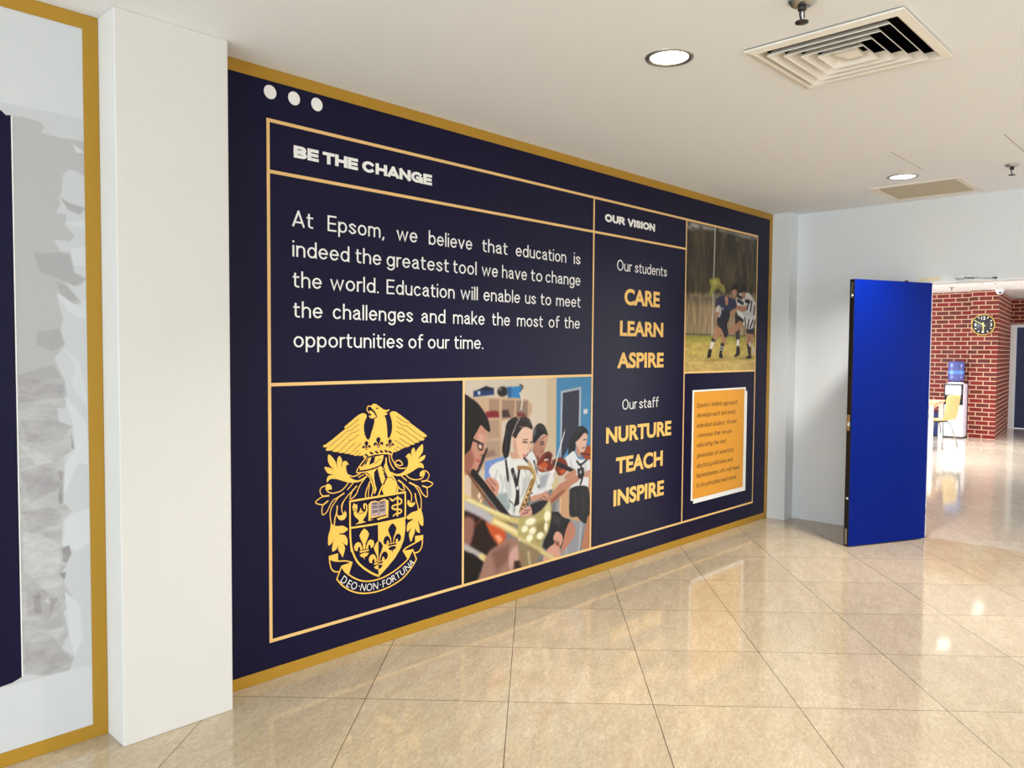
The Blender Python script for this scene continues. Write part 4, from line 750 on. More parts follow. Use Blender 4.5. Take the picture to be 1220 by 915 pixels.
('s',(176,180,180),9.6,8.3,[(2798.6,710.6),(2782.5,651.4),(2755.2,601.5)]),
('s',(176,180,180),9.5,8.2,[(2689.7,572.5),(2684.7,535.5)]),
('s',(176,180,180),9.8,8.4,[(2832.1,737.6),(2821.4,685)]),
('s',(180,182,182),9.1,7.3,[(2556.5,778),(2537.6,735.7)]),
('s',(180,182,182),9.5,7.6,[(2695,749.3),(2687.2,718.7)]),
('s',(180,182,182),9.7,7.8,[(2786.9,767.6),(2808.4,715.6)]),
('s',(84,66,62),9.1,10.4,[(2762.8,1064.2),(2809.6,1048.7),(2834.1,1018.9)]),
('s',(70,58,56),7.6,7.4,[(2634.5,997.3),(2628.2,928.9),(2623.8,874.2)]),
('s',(74,60,56),10.8,7.7,[(2321.7,1162.8),(2357.5,1167.7),(2403.1,1132.6)]),
('s',(178,180,184),8.7,8,[(2868.3,780.6),(2933.2,752.3)]),
('s',(178,180,184),8.9,8.1,[(2966,748.9),(2999.7,708.8)]),
('s',(178,180,184),8.6,7.9,[(2815,814.4),(2847,782.8)]),
('s',(172,176,182),8.7,8.6,[(2878.2,701.6),(2902.1,644.5)]),
('s',(172,176,182),8.8,8.7,[(2971.6,706.8),(2942.9,647.4)]),
('s',(184,186,190),8,7.6,[(3204.5,776.8),(3229.1,721.5)]),
('s',(184,186,190),8.3,7.9,[(3361.9,738.5),(3369.1,683.7)]),
('s',(66,62,66),13.6,10.4,[(3258.2,560.2),(3266.3,460.5)]),
('s',(66,62,66),13.8,8.5,[(3336.5,558.5),(3352.2,423.3)]),
('s',(74,68,70),8.1,8.7,[(3272.9,952.7),(3321.1,966.1)]),
('s',(78,70,70),7.5,8,[(2908.1,1010.5),(2951.8,989.6)]),
('s',(32,28,28),4.9,13,[(2778.9,830.6),(2828.5,790.3)]),
('s',(160,122,72),4.9,22.5,[(2731.1,778.7),(2831.8,760.6),(2872.4,710)]),
('s',(196,168,118),4.9,19.2,[(2817.8,799.9),(2860.6,752.7),(2882.6,703.7)]),
('s',(190,160,108),4.9,24.3,[(2868.6,733.6),(2873.6,702.1),(2850.2,650.8),(2816.8,601.1),(2783.6,555.8),(2761.8,509.2)]),
('s',(232,214,170),4.9,8.4,[(2860.8,719),(2844.4,659.2),(2805.5,602.6)]),
('s',(160,120,72),4.9,39.2,[(2855.6,681),(2805.6,594.9),(2761.7,516.8)]),
('s',(222,200,150),4.9,9.3,[(2833.1,652.9),(2783.4,574.9)]),
('e',(70,48,30),3.7,2833.3,637.5,6.9,6.2),
('e',(70,48,30),3.7,2816.7,608.8,6.8,6.1),
('e',(70,48,30),3.7,2800.1,580.3,6.8,6.1),
('e',(70,48,30),3.6,2780.3,552.4,6.7,6.1),
('e',(70,48,30),3.6,2767.2,527.5,6.7,6.1),
('e',(70,48,30),3.7,2850.7,612.2,6.9,6.2),
('e',(70,48,30),3.7,2834,579.6,6.9,6.1),
('e',(70,48,30),3.7,2811.7,551.9,6.8,6.2),
('e',(235,220,185),3,2822.2,622,5.7,4.7),
('e',(235,220,185),3,2806.7,593.2,5.7,4.6),
('e',(235,220,185),3,2789.1,565,5.6,4.6),
('e',(235,220,185),3,2773.7,539.6,5.6,4.6),
('e',(235,220,185),3.1,2845.3,593.6,5.7,4.7),
('p',(216,166,152),4.8,[(2745.1,515.4),(2800.7,534.2),(2840.3,536.4),(2855.7,487.8),(2818.3,476.3),(2756.5,488.6)]),
('s',(110,60,55),4.9,5.6,[(2767.5,500.7),(2818,501)]),
('s',(110,60,55),4.9,5.6,[(2789.6,516.6),(2834.8,514)]),
('p',(216,196,176),5.3,[(2288.6,800),(2360.2,785.7),(2351.4,747),(2288.8,754.3)]),
('p',(214,194,174),8.1,[(2291.2,803.2),(2351,775.4),(2353.8,650.6),(2292.1,665.8)]),
('p',(198,146,124),4.3,[(2305,994.3),(2394.8,1027.3),(2429.6,1044.9),(2457.6,1019.7),(2467.2,988.9),(2456.2,961.6),(2458.3,929.3),(2453.1,889.6),(2432.7,880.7),(2425.4,865.4),(2425.6,844),(2414.6,831.8),(2396.5,800.4),(2352.9,785.2),(2288.6,796.1)]),
('p',(160,104,88),16,[(2287.9,910.9),(2350.1,931.7),(2377.8,856.6),(2342.1,789),(2288.6,798.7)]),
('p',(214,168,148),11,[(2408.7,999.8),(2450.4,983.4),(2436.8,951.1),(2399.8,960.7)]),
('p',(30,24,22),4.2,[(2286,1203.2),(2348.3,1198.8),(2402.9,1167),(2451.2,1116.9),(2483.4,1068.3),(2497.2,1005.6),(2461.3,1019.4),(2424,1046.6),(2394.9,1014),(2369.6,982.9),(2351.9,931.6),(2330.5,911.1),(2287.8,914.8)]),
('s',(28,24,24),4.4,12.6,[(2360.7,971.7),(2399.9,955.4),(2439.7,936.2)]),
('s',(28,24,24),4.4,7.9,[(2439.7,937.5),(2435.2,909.9),(2406.6,917.7),(2402.7,952.5)]),
('e',(225,190,175),4.4,2420.3,929.1,11.1,10.6),
('s',(182,84,80),4.4,10.3,[(2396.1,853.5),(2420,844.6)]),
('s',(140,90,76),4.4,5.5,[(2437.3,883),(2418.9,876)]),
('p',(46,26,20),10.7,[(2292.7,577.5),(2399.7,547.5),(2464.9,516),(2501,459.3),(2574.6,343.6),(2502.2,319.7),(2431.9,245.3),(2294.9,222.5)]),
('p',(204,94,52),12.3,[(2468.1,501),(2552.5,473.2),(2605.2,442.6),(2632.4,385.8),(2585.1,340.2),(2532.5,387.9),(2490.9,446.3)]),
('p',(240,170,130),11.5,[(2537.5,409.2),(2573.9,410.5),(2605.9,375.4),(2574.4,358.5)]),
('s',(126,84,58),4.4,15.3,[(2324.8,796),(2428.5,673.2),(2541.3,556)]),
('s',(36,28,26),4.7,41,[(2366.5,788),(2463.5,690.5),(2598.9,547.8),(2658.2,486.7)]),
('s',(160,60,40),4.6,8.7,[(2494.6,606.5),(2520.5,573.6)]),
('e',(236,205,180),5.5,2413.8,653.5,11.9,17.3),
('e',(236,205,180),5.5,2426.9,622.9,9,11.5),
('p',(154,108,96),16.2,[(2292.9,538.6),(2358.5,540.7),(2382.4,492.6),(2356.5,403.7),(2327.5,380.1),(2293.9,386.1)]),
('s',(120,60,50),11,11.7,[(2439.7,527.1),(2375.5,486.5)]),
('s',(212,192,128),12.5,38.2,[(2282.6,667),(2399.3,606.5),(2500.2,553.1),(2679.8,477.4),(2881.6,437.3)]),
('s',(240,228,180),11.3,12.1,[(2330.6,641.6),(2500.1,561.9),(2658.1,494.3)]),
('s',(90,78,50),11.6,10.6,[(2485,538.5),(2583.7,486.9),(2680.1,449.5)]),
('s',(186,182,184),13.9,47.8,[(2292.4,619.9),(2360.1,589.1),(2439.5,548.8),(2521.2,500.2)]),
('s',(222,198,132),13.2,45.9,[(2536.7,494.1),(2637.2,441.3),(2735.5,383.7),(2883.5,288.9)]),
('s',(246,234,190),11.9,12.8,[(2541.9,489.6),(2713.3,402.6),(2837.1,332)]),
('s',(186,180,176),12.1,35.5,[(2303.4,388),(2391.4,336.3),(2451.6,296.1)]),
('s',(226,208,150),11.3,34.5,[(2431.4,309.4),(2477,281.8)]),
('p',(26,20,20),10.8,[(2294,357.7),(2371.7,332.7),(2446.7,275.2),(2432.6,154.1),(2295.3,158.4)]),
('p',(168,128,112),16.6,[(2417.5,160.9),(2436.9,237),(2491.9,325.2),(2585,352.9),(2681,370.1),(2769.6,316.8),(2792.9,235.7),(2793.9,150.6),(2640.1,151.5)]),
('p',(136,98,86),28.5,[(2512.5,317.8),(2659.6,343.6),(2649.8,247.5),(2555,191.3)]),
('p',(208,168,158),14.9,[(2665.6,286),(2719.8,317.9),(2775.7,269.6),(2770.7,224.5),(2704.3,221.9),(2677.5,181.6),(2655.5,223.8)]),
('p',(58,34,34),13.1,[(2702.1,228.4),(2765,227.1),(2771.2,174.4),(2704.8,182.3)]),
('p',(186,172,116),10.8,[(2745.6,473.5),(2869.6,479.5),(2950.7,506.8),(3012,545.7),(3032,493.7),(3025.9,415.1),(2994.4,348.7),(2947.6,301.3),(2966,249.1),(3075.6,174.5),(3026.8,183.8),(2919,239.5),(2747,343.6)]),
('p',(150,134,84),24.9,[(2893.4,419.9),(2987.3,429),(2964.7,345.7),(2906.5,308.4)]),
('p',(214,202,150),19,[(2962.5,503.6),(3012.1,540.1),(3024.7,494.8),(3017.2,432.3)]),
('s',(222,204,148),11.1,22.7,[(2746.9,355.1),(2860.4,293),(3063.3,176.9)]),
('p',(150,128,98),18,[(2747.2,328.3),(2883.7,273.3),(2930.9,229.4),(2879.2,172.6),(2793.7,170),(2748.5,213.4)]),
('s',(146,136,100),12.3,22.6,[(2752.8,327.4),(2815.3,254.7),(2816.2,177.1)]),
('s',(205,196,150),15.5,13.3,[(2826.5,260.3),(2838.9,180.5)]),
('e',(248,243,212),8.6,2841.4,443.5,46,21.7),
('e',(248,243,212),8.9,2992.9,453.4,30.1,31.7),
('e',(248,243,212),8.5,2790.9,407.5,28.2,20),
('e',(248,243,212),8.7,2859.3,384.9,31.1,21),
('e',(248,243,212),8.8,2929.4,343.7,31.8,22.1),
('e',(248,243,212),8.6,2834.6,345.6,29.8,21.7),
('e',(248,243,212),8.9,2981.9,390.3,16.7,28.6)]
RUGBY = [
('p',(60,52,40),8.2,[(4325.4,2510.5),(5935.7,2730.5),(5975.2,1901.4),(4345.6,1821.1)]),
('p',(128,112,88),24.8,[(4343.8,1883.3),(5971.7,1976.2),(5994.2,1503.2),(4355.3,1490.9)]),
('p',(158,134,100),41.4,[(4345.8,1813.8),(5975.7,1892.5),(5990,1592),(4353.2,1564.5)]),
('n','trees'),
('p',(186,184,178),21.3,[(4537.3,2431.5),(4681.5,2428.7),(4957.2,2426.5),(4943.6,2410.7),(4777,2398.5),(4669.4,2392.9),(4590.9,2376.9),(4545,2391.9)]),
('p',(176,172,164),23.3,[(5029,2427.7),(5298,2425.6),(5519,2431.4),(5666.6,2443.8),(5634.6,2413.4),(5423.9,2405.9),(5237.1,2418.7),(5087.9,2412.8)]),
('e',(96,92,80),17.3,4630.1,2381.5,28.9,20.4),
('e',(96,92,80),17.7,4749.6,2402.3,29.8,20.8),
('e',(96,92,80),18.8,5118.1,2394.5,32.5,21.6),
('e',(96,92,80),19.6,5330.8,2381,34.1,22.2),
('e',(96,92,80),20.4,5585.6,2400.5,36.1,22.8),
('e',(96,92,80),17.1,4576.6,2416,28.6,20.3),
('s',(118,108,86),13.4,8.8,[(4785.2,2357.7),(4804.1,2205.9)]),
('s',(118,108,86),15,9.8,[(5366.4,2272.9),(5405.1,2096.3)]),
('s',(118,108,86),15.3,10,[(5571.2,2353.2),(5601.1,2233.6)]),
('s',(118,108,86),14.6,9.6,[(5307.4,2193.1),(5266.1,2071.2)]),
('s',(118,108,86),13.2,8.6,[(4639.9,2080.9),(4668.2,2027.9)]),
('s',(118,108,86),15.2,10,[(5496.1,2209.3),(5533.6,2090.6)]),
('s',(140,130,112),7.2,10.8,[(4809.1,1890.5),(4815.5,1836.5),(4814.4,1603.4)]),
('s',(90,84,70),9.3,13.4,[(4352.3,1593.9),(4935,1594),(5990,1592)]),
('p',(150,150,60),12.5,[(4352.6,1582.9),(5990,1592),(5994.2,1503.2),(4355.1,1498.2)]),
('p',(196,172,92),50,[(4353.8,1542.4),(5991.7,1556.5),(6005.2,1271.5),(4361,1298.9)]),
('p',(206,176,104),50,[(4357.5,1417.1),(5998.9,1405.3),(6005.2,1271.5),(4361,1298.9)]),
('n','grass'),
('s',(206,198,182),7.4,16.1,[(4963.9,2437.9),(4960.4,2220.4),(4954.4,2034.4)]),
('s',(200,192,176),7.4,17.8,[(4951.1,1929.7),(4948.8,1732.5),(4944.3,1596.5)]),
('p',(160,150,72),10.9,[(4888.9,2015.9),(4965.9,2042.5),(5045.4,2040.3),(5065.9,2008.2),(5121.7,1989.5),(5143,1945),(5089.7,1933.8),(5024.2,1965.8),(4962.1,1930.4),(4911.8,1894.5),(4889.1,1922.2),(4915.4,1966.8)]),
('p',(196,186,96),18.3,[(4935.5,2015.2),(4997.9,2031.4),(5023,1997.4),(4952.3,1984.9)]),
('p',(120,114,54),18.6,[(4999.8,1980.1),(5079.9,1977.2),(5097.3,1946.3),(5024.2,1965.8)]),
('e',(146,122,62),14.1,5005.2,1398.4,112.8,8),
('e',(146,122,62),15.2,5474.5,1410.9,162.1,8.4),
('p',(60,52,48),7.9,[(5311.1,1794.7),(5389.7,1764.7),(5395.8,1615.3),(5395.1,1548.7),(5338.1,1547.9),(5326.3,1630.4)]),
('p',(224,220,214),6,[(5346.1,1564.6),(5392.7,1565.3),(5390,1502.8),(5352,1502.5)]),
('p',(34,30,30),6,[(5348.4,1506.6),(5393.3,1507),(5406.3,1444.5),(5343.2,1423.7),(5308.7,1427.8),(5341.8,1456.8)]),
('p',(30,26,26),6.8,[(5238.5,1962.8),(5247.4,1991.9),(5293.6,2019.3),(5348.8,2006.5),(5347.2,1961.1),(5262,1964.2)]),
('p',(190,142,118),6.8,[(5252.1,1959.6),(5321,1971.9),(5334.1,1943.9),(5311.3,1918),(5277.9,1903.9),(5263.6,1923.5)]),
('p',(178,130,104),9.9,[(5343.4,1630.7),(5341,1688.6),(5256.1,1686.1)]),
('p',(172,122,92),7.7,[(5207.7,1639.9),(5290.6,1670.7),(5412.1,1728.1),(5465.7,1704.7),(5368.9,1639.6),(5242,1618.7)]),
('p',(34,32,34),8.2,[(5508.7,1651.3),(5642.8,1688.7),(5665.1,1599.4),(5519.4,1609.4)]),
('p',(172,126,96),8.1,[(5501.1,1621.6),(5655.3,1612),(5630.8,1543.2),(5577.9,1504.3),(5519.3,1529.2)]),
('s',(90,60,48),8.2,9.9,[(5569.9,1606.1),(5558.5,1533.8)]),
('p',(36,34,36),7.2,[(5519.1,1533.4),(5599.4,1508.7),(5602.9,1427.7),(5559.2,1433.7)]),
('p',(214,210,204),6.2,[(5565,1550.9),(5598,1542.8),(5592.2,1508.7),(5566.8,1508.5)]),
('p',(30,28,28),6.2,[(5509.6,1419.3),(5562.7,1436.2),(5611.9,1432),(5612.9,1408.1),(5518.9,1410)]),
('p',(196,190,186),10.4,[(5623.1,1508.9),(5659.4,1517.8),(5662.5,1449.2),(5635.3,1440.5)]),
('p',(226,222,216),6.9,[(5324,1898.1),(5399.5,1949.3),(5487.1,1952.7),(5558.6,1952.6),(5661.7,1885.9),(5709.8,1845.4),(5716.3,1699.4),(5643.5,1671.7),(5553.5,1652.4),(5471.9,1684),(5381.7,1747.8),(5340.3,1791.8),(5334.1,1861.6)]),
('p',(200,196,198),20,[(5414.4,1798.9),(5601.1,1806.5),(5648.9,1757.3),(5495.6,1751.8)]),
('s',(32,29,32),6,26.4,[(5352.3,1920.2),(5422.1,1909.1)]),
('s',(32,29,32),6,29,[(5353.7,1885.6),(5441.4,1865.1)]),
('s',(32,29,32),6.1,29.5,[(5489.9,1887.5),(5557.9,1884.2)]),
('s',(32,29,32),6.1,20.8,[(5543.2,1892.7),(5519.4,1821.7)]),
('s',(32,29,32),6.2,21.1,[(5597.6,1887),(5579.2,1809.9)]),
('s',(32,29,32),6.2,21.2,[(5650.3,1851.2),(5638.7,1782.5)]),
('s',(32,29,32),6,29.1,[(5366.1,1748.9),(5447.5,1720.1)]),
('s',(32,29,32),6.1,20.8,[(5481.7,1744.6),(5498.6,1680.5)]),
('s',(32,29,32),6.2,21,[(5553.6,1732.8),(5531.8,1656.1)]),
('s',(32,29,32),6.2,21.1,[(5626.3,1730.9),(5574.5,1665.6)]),
('s',(32,29,32),6.2,21.3,[(5668.4,1732.3),(5643.1,1680.2)]),
('p',(30,26,26),6.9,[(5385.4,1955.1),(5397.4,2001.4),(5440.2,2019.9),(5488.9,1994.7),(5487.1,1954.4),(5416.9,1948.7)]),
('p',(182,134,108),7,[(5402.8,1954.5),(5486.7,1962.7),(5485.2,1914.9),(5440,1898.3),(5421.5,1924)]),
('p',(184,130,100),6.9,[(5317.8,1840.2),(5386.5,1843.4),(5456.4,1842.4),(5502.1,1851.2),(5504,1806.8),(5423.3,1795.1),(5336,1812.2)]),
('p',(178,128,98),6.6,[(5026.9,1675.5),(5111.9,1645.7),(5046.6,1576.1),(5003.1,1543.5),(4942.4,1562.5),(4994,1619)]),
('p',(172,122,92),6.6,[(5093.3,1621.1),(5179.4,1598.7),(5159.1,1525.3),(5090.6,1522.1),(5095,1576.9)]),
('p',(40,38,40),5.6,[(4938.8,1575.9),(4999.4,1557.8),(4987.3,1539.3),(4933.4,1550.5)]),
('p',(226,222,216),5.5,[(4927.5,1542.5),(4984.3,1535.3),(4951.5,1483.5),(4916.8,1491.1)]),
('p',(30,28,28),5.5,[(4895.4,1483.1),(4948.5,1481.1),(4928.9,1416.1),(4871.5,1413.9),(4881.4,1439.8)]),
('p',(44,42,42),5.7,[(5086.8,1536.6),(5145.9,1527.6),(5107.8,1452.1),(5070.2,1460.1)]),
('s',(220,216,210),7.7,8.1,[(5081.5,1504.4),(5133.9,1496.7)]),
('s',(220,216,210),7.6,8,[(5075.8,1484.2),(5121.6,1477.2)]),
('p',(30,28,28),5.7,[(5064,1454.4),(5099.4,1460.2),(5130.4,1415.7),(5085,1411),(5060.3,1423.9)]),
('p',(52,54,84),6.5,[(4989.7,1821.2),(5003.6,1875.7),(5066.5,1904.6),(5147.5,1913.8),(5200.8,1902.2),(5302.1,1891.2),(5338.3,1841.2),(5288.5,1808.5),(5225.2,1791.2),(5213.7,1741.9),(5033,1727.5),(5022.6,1790.8)]),
('p',(36,36,48),7.5,[(5032.1,1751.4),(5086.8,1793.5),(5221.8,1791),(5211,1725.5),(5182.7,1684),(5205.5,1611.4),(5153.9,1576.3),(5100.8,1637.4),(5023.6,1677.8)]),
('p',(196,140,114),6.7,[(5131.6,1900.1),(5177.2,1912.2),(5195.1,1879.2),(5186.5,1842.3),(5157.1,1835.2)]),
('e',(206,200,190),7.5,5042.1,1783.7,41.8,47.8),
('s',(140,132,124),7.5,6.8,[(5053.4,1824.1),(5062.8,1744.6)]),
('p',(176,122,92),6.5,[(4976,1763.6),(5035.8,1779.4),(5058.7,1768.4),(5032.6,1738.7),(4992.9,1735.7)]),
('s',(225,225,225),7.6,9.2,[(5094.2,1813.9),(5111,1798.6)]),
('p',(182,132,104),6.8,[(5219.2,1773),(5281.6,1811.5),(5339.2,1818.9),(5336.9,1791.6),(5256.7,1758.1)])]
TORN = [
('p',(214,215,215),2.5,[(62.3,2708.8),(506.1,2864.7),(464.6,-137.7),(12,38.1)]),
('p',(196,193,192),1.3,[(168.4,2250.1),(222.9,2252.9),(268.5,2250.3),(282.7,2233.8),(272,2212.2),(309.4,2207.1),(428.6,2207.1),(426.7,2073.1),(384.9,2096),(361,2100.2),(339.2,2076.6),(332.8,2011.3),(321.8,1992.2),(329,1975.7),(315.7,1938.9),(347.7,1937.2),(341.8,1901.2),(359.8,1879.7),(373.7,1861.2),(357.1,1841.6),(306.8,1844.5),(324.2,1805.3),(358.7,1802.7),(371.8,1732.6),(412.4,1714.1),(387.5,1683.6),(336.5,1700.4),(382.4,1637.8),(392.2,1623.9),(342.7,1609.6),(309.2,1659.8),(331.2,1564.1),(319.7,1516.5),(335.1,1469.3),(300.1,1421.8),(333.1,1338.3),(339.9,1290.3),(331.6,1242.8),(150.9,1251.5),(161.5,1851.5)]),
('p',(196,193,192),1.3,[(152.7,1349.9),(333.2,1345.9),(304.8,1251.7),(314.4,1179.7),(354.6,1177.1),(358.8,1092.3),(328.9,1070.9),(320.9,903.3),(349.8,863),(320,843.2),(313.1,747.7),(345.2,707.9),(317,650.1),(321.6,600.6),(355.7,525.8),(314.7,504.8),(331.9,415),(307.2,372.6),(349.3,324.1),(333.2,283.1),(257.4,282.5),(174.8,314.3)]),
('p',(222,224,224),1.1,[(371.1,2191.2),(386.3,2184.7),(412.4,2166),(383.7,2163)]),
('p',(222,224,224),1.4,[(358.8,1814.6),(409.7,1831.5),(408.6,1759.4),(368.9,1758.5)]),
('p',(222,224,224),1.4,[(311.3,1657.6),(359.2,1624.7),(386.4,1608),(406.9,1639.1),(405.8,1566.7),(377,1571.7),(342.5,1600.1)]),
('p',(222,224,224),1.4,[(341.9,1907.1),(411.1,1925.1),(410.7,1898.7),(385.2,1894.5)]),
('p',(222,224,224),1.4,[(324.2,1463.3),(383.4,1409.5),(406,1275.8),(405.5,1239.2),(354.6,1325.8),(372.2,1397.6)]),
('p',(224,226,227),1.4,[(332.3,1286.3),(404.7,1186.1),(409.1,1026.7),(377.9,1042),(361,1019.4),(326.7,926.7),(328.4,1034.9),(362.1,1092),(360.1,1176.8)]),
('p',(224,226,227),1.5,[(350.8,856.8),(409.1,866.7),(407.3,743.5),(361.9,714.6),(318.5,746.7),(325.2,830.3)]),
('p',(224,226,227),1.5,[(321.3,576.3),(370.1,516.3),(379.4,390.2),(350.5,329.9),(333,414.7)]),
('p',(184,180,180),2.8,[(325.1,1998.5),(359.2,1979.9),(411.7,1969.4),(391.4,1942.8),(353.4,1955.6)]),
('p',(184,180,180),2.9,[(324.1,1799.5),(356.3,1790.7),(368.5,1732.4),(407.9,1711.3),(371,1682.5),(322.7,1705.3),(259.9,1724.1),(240.4,1791.6)]),
('p',(184,180,180),2.8,[(311.9,1698.7),(343.8,1683.2),(382.4,1637.8),(359.2,1624.7),(321.9,1658.2)]),
('p',(184,180,180),2.8,[(246.1,1514.9),(319.9,1528.3),(335.2,1475.2),(297.3,1445.4),(245.4,1468.4)]),
('p',(184,180,180),2.7,[(182.7,1364.8),(296.5,1398.2),(333.1,1338.3),(326.7,1278.8),(191,1266.9)]),
('p',(184,180,180),2.7,[(190.1,1210.9),(304,1198.3),(352.4,1177.3),(324.4,1131.2),(208.9,1128.5)]),
('p',(184,180,180),2.7,[(186.9,1026),(248.7,1042.9),(322.6,1011.4),(316.2,952.1),(215.6,917.6)]),
('p',(184,180,180),2.7,[(189.6,886.2),(277.8,891.3),(314.7,856),(298.1,822.5),(213.9,812.2)]),
('p',(184,180,180),2.8,[(200.1,602.9),(251.9,597.5),(315.1,529),(271.4,491),(198.5,508.8)]),
('p',(184,180,180),2.8,[(191.8,415.9),(280.9,416.1),(339.2,314.7),(268.1,286.5),(190.1,315.7)]),
('p',(168,163,163),1.4,[(306.5,1019.1),(324.7,1011.2),(320,981.7),(309.3,988.9)]),
('p',(168,163,163),1.4,[(319.7,963.7),(320.9,903.3),(307.8,893.1),(306.4,941.3)]),
('p',(168,163,163),1.5,[(316.1,735.1),(338.1,743.3),(345.2,707.9),(328.3,678.2),(315.4,686.8)]),
('p',(168,163,163),1.5,[(303.8,643.1),(325.6,645.9),(323,618.5)]),
('p',(168,163,163),1.4,[(220.2,574.8),(241.4,593.8),(245.2,509.4),(224.4,514.4)]),
('p',(168,163,163),1.4,[(272.5,563),(299.2,556.9),(271.6,503)]),
('p',(168,163,163),1.5,[(352,1153.2),(362.1,1092),(351.1,1093)]),
('p',(208,206,205),3.3,[(193.5,815.5),(255.1,793.6),(307.7,748.6),(308.3,651.9),(242,629.5),(191.1,675.4)]),
('p',(208,206,205),3.3,[(188.5,1118.6),(239.3,1102.6),(291,1050.6),(238.4,1044)]),
('p',(208,206,205),3.3,[(196.2,674.4),(306.1,646.3),(316.2,601.7),(251.9,597.5)]),
('p',(208,206,205),3.4,[(251.2,555.8),(267.2,564.2),(272.2,539)]),
('p',(208,206,205),3.4,[(228.6,453.8),(324.6,441.3),(291.6,413.3)]),
('n','torn')]
PARAGRAPH = [
(2.004,[('At',1.2544,1.3616),('Epsom,',1.4378,1.7615),('we',1.8347,1.9685),('believe',2.0431,2.3511),('that',2.4269,2.6271),('education',2.6963,3.1483),('is',3.2231,3.2899)]),
(1.8715,[('indeed',1.2562,1.5565),('the',1.5911,1.7418),('greatest',1.7738,2.1811),('tool',2.2122,2.385),('we',2.4241,2.5509),('have',2.5841,2.7925),('to',2.8277,2.9275),('change',2.9581,3.2912)]),
(1.7355,[('the',1.2572,1.4062),('world.',1.4501,1.7262),('Education',1.7739,2.2237),('will',2.2663,2.3949),('enable',2.4387,2.7351),('us',2.7783,2.8737),('to',2.915,3.0107),('meet',3.0578,3.2937)]),
(1.602,[('the',1.259,1.4093),('challenges',1.4646,1.9406),('and',1.9946,2.1589),('make',2.2137,2.4488),('the',2.5067,2.652),('most',2.7103,2.9357),('of',2.9894,3.089),('the',3.138,3.2901)]),
(1.469,[('opportunities',1.2596,1.8772),('of',1.911,2.0061),('our',2.0393,2.1886),('time.',2.2229,2.4389)])]
VISION = [
(2.3055,0.0515,'h',[('OUR',3.538,3.7632),('VISION',3.7899,4.1258)]),
(2.0005,0.072,'l',[('Our',3.6788,3.8493),('students',3.8825,4.2862)]),
(1.776,0.109,'v',[('CARE',3.767,4.1974)]),
(1.565,0.103,'v',[('LEARN',3.7198,4.2482)]),
(1.348,0.106,'v',[('ASPIRE',3.6929,4.26)]),
(1.065,0.071,'l',[('Our',3.7586,3.9321),('staff',3.9574,4.2011)]),
(0.849,0.107,'v',[('NURTURE',3.5804,4.376)]),
(0.634,0.111,'v',[('TEACH',3.6946,4.2675)]),
(0.4165,0.11,'v',[('INSPIRE',3.6715,4.2896)])]
HEAD = [('BE',1.2634,1.3916),('THE',1.413,1.6055),('CHANGE',1.6299,2.0639)]
CARD = [
("Epsom's holistic approach",4.7329,5.3835,1.0332),
('develops each and every',4.7354,5.3608,0.9566),
('individual student. We are',4.738,5.377,0.8775),
('conscious that we are',4.7406,5.2971,0.8006),
('educating the next',4.7431,5.2104,0.7248),
('generation of scientists,',4.7408,5.3491,0.6434),
('doctors,politicians and',4.7434,5.3222,0.5648),
('humanitarians who will need',4.7422,5.4394,0.4888),
('to be principled and moral.',4.7447,5.3959,0.4121)]

# ------------------------------------------------------------------ navy mural
mu = thing('wall_mural', 'navy wall mural with gold border, white text, gold crest and two photographs', 'mural', (3.42, 0, 0))
MX0, MX1, BW = .8865, LX-.001, .052
MB().box(MX0, MX1, -.003, -.0002, .001, H-.001).build('backing', M['navy'], mu)
for x0, x1, z0, z1 in ((MX0, MX1, H-BW-.001, H-.001), (MX0, MX1, .001, BW), (MX1-BW, MX1, BW, H-BW-.001)):
    tag(MB().box(x0, x1, -.0062, -.003, z0, z1).build('border_strip', M['gold'], mu), 'gold border strip')
ZT, ZH, ZM, ZB = 2.443, 2.2255, 1.3055, .174; XS = (1.141, 2.2925, 3.4225, 4.541, 5.68); lw = .0075
for il, (x0, x1, z0, z1) in enumerate(((XS[0]-lw, XS[4]+lw, ZT-lw, ZT+lw), (XS[0]-lw, XS[4]+lw, ZB-lw, ZB+lw), (XS[0], XS[3], ZH-lw, ZH+lw), (XS[0], XS[2], ZM-lw, ZM+lw), (XS[3], XS[4], ZM-lw, ZM+lw),
    (XS[0]-lw, XS[0]+lw, ZB, ZT), (XS[2]-lw, XS[2]+lw, ZB, ZT), (XS[3]-lw, XS[3]+lw, ZB, ZT), (XS[4]-lw, XS[4]+lw, ZB, ZT), (XS[1]-lw, XS[1]+lw, ZB, ZM))):
    Print(-.0044-.00003*il).rect(x0, x1, z0, z1).build('ruled_line', M['rule'], mu)
for x in (1.1525, 1.268, 1.3835):
    Print().poly([((x+.0295*math.cos(a))*1000, (2.563+.0295*math.sin(a))*1000) for a in [2*math.pi*k/40 for k in range(40)]]).build('dot', M['white'], mu)
def lines(name, rows, cap, m, off, y=-.004, h=0, gap=.11):
    for z, ws in rows:
        mb = MB()
        for s, a, b in ws:
            if h: line_word(mb, s, a, b, z, cap, y, h, gap)
            else: word(mb, s, a, b, z, cap, y, off)
        flatten(mb.build(name, m, mu))
lines('heading', [(2.3065, HEAD)], .053, M['white'], 0, h=.132, gap=.035)
lines('paragraph_line', PARAGRAPH, .0715, M['white'], 0, h=.052)
for z, cap, kind, ws in VISION:
    nm, mm_, off, h_, gp = dict(h=('heading', M['white'], 0, .138, .03), l=('lead_in', M['white'], 0, .05, .11), v=('value_word', M['amber'], .036, 0, 0))[kind]
    lines(nm, [(z, ws)], cap, mm_, off, h=h_, gap=gp)
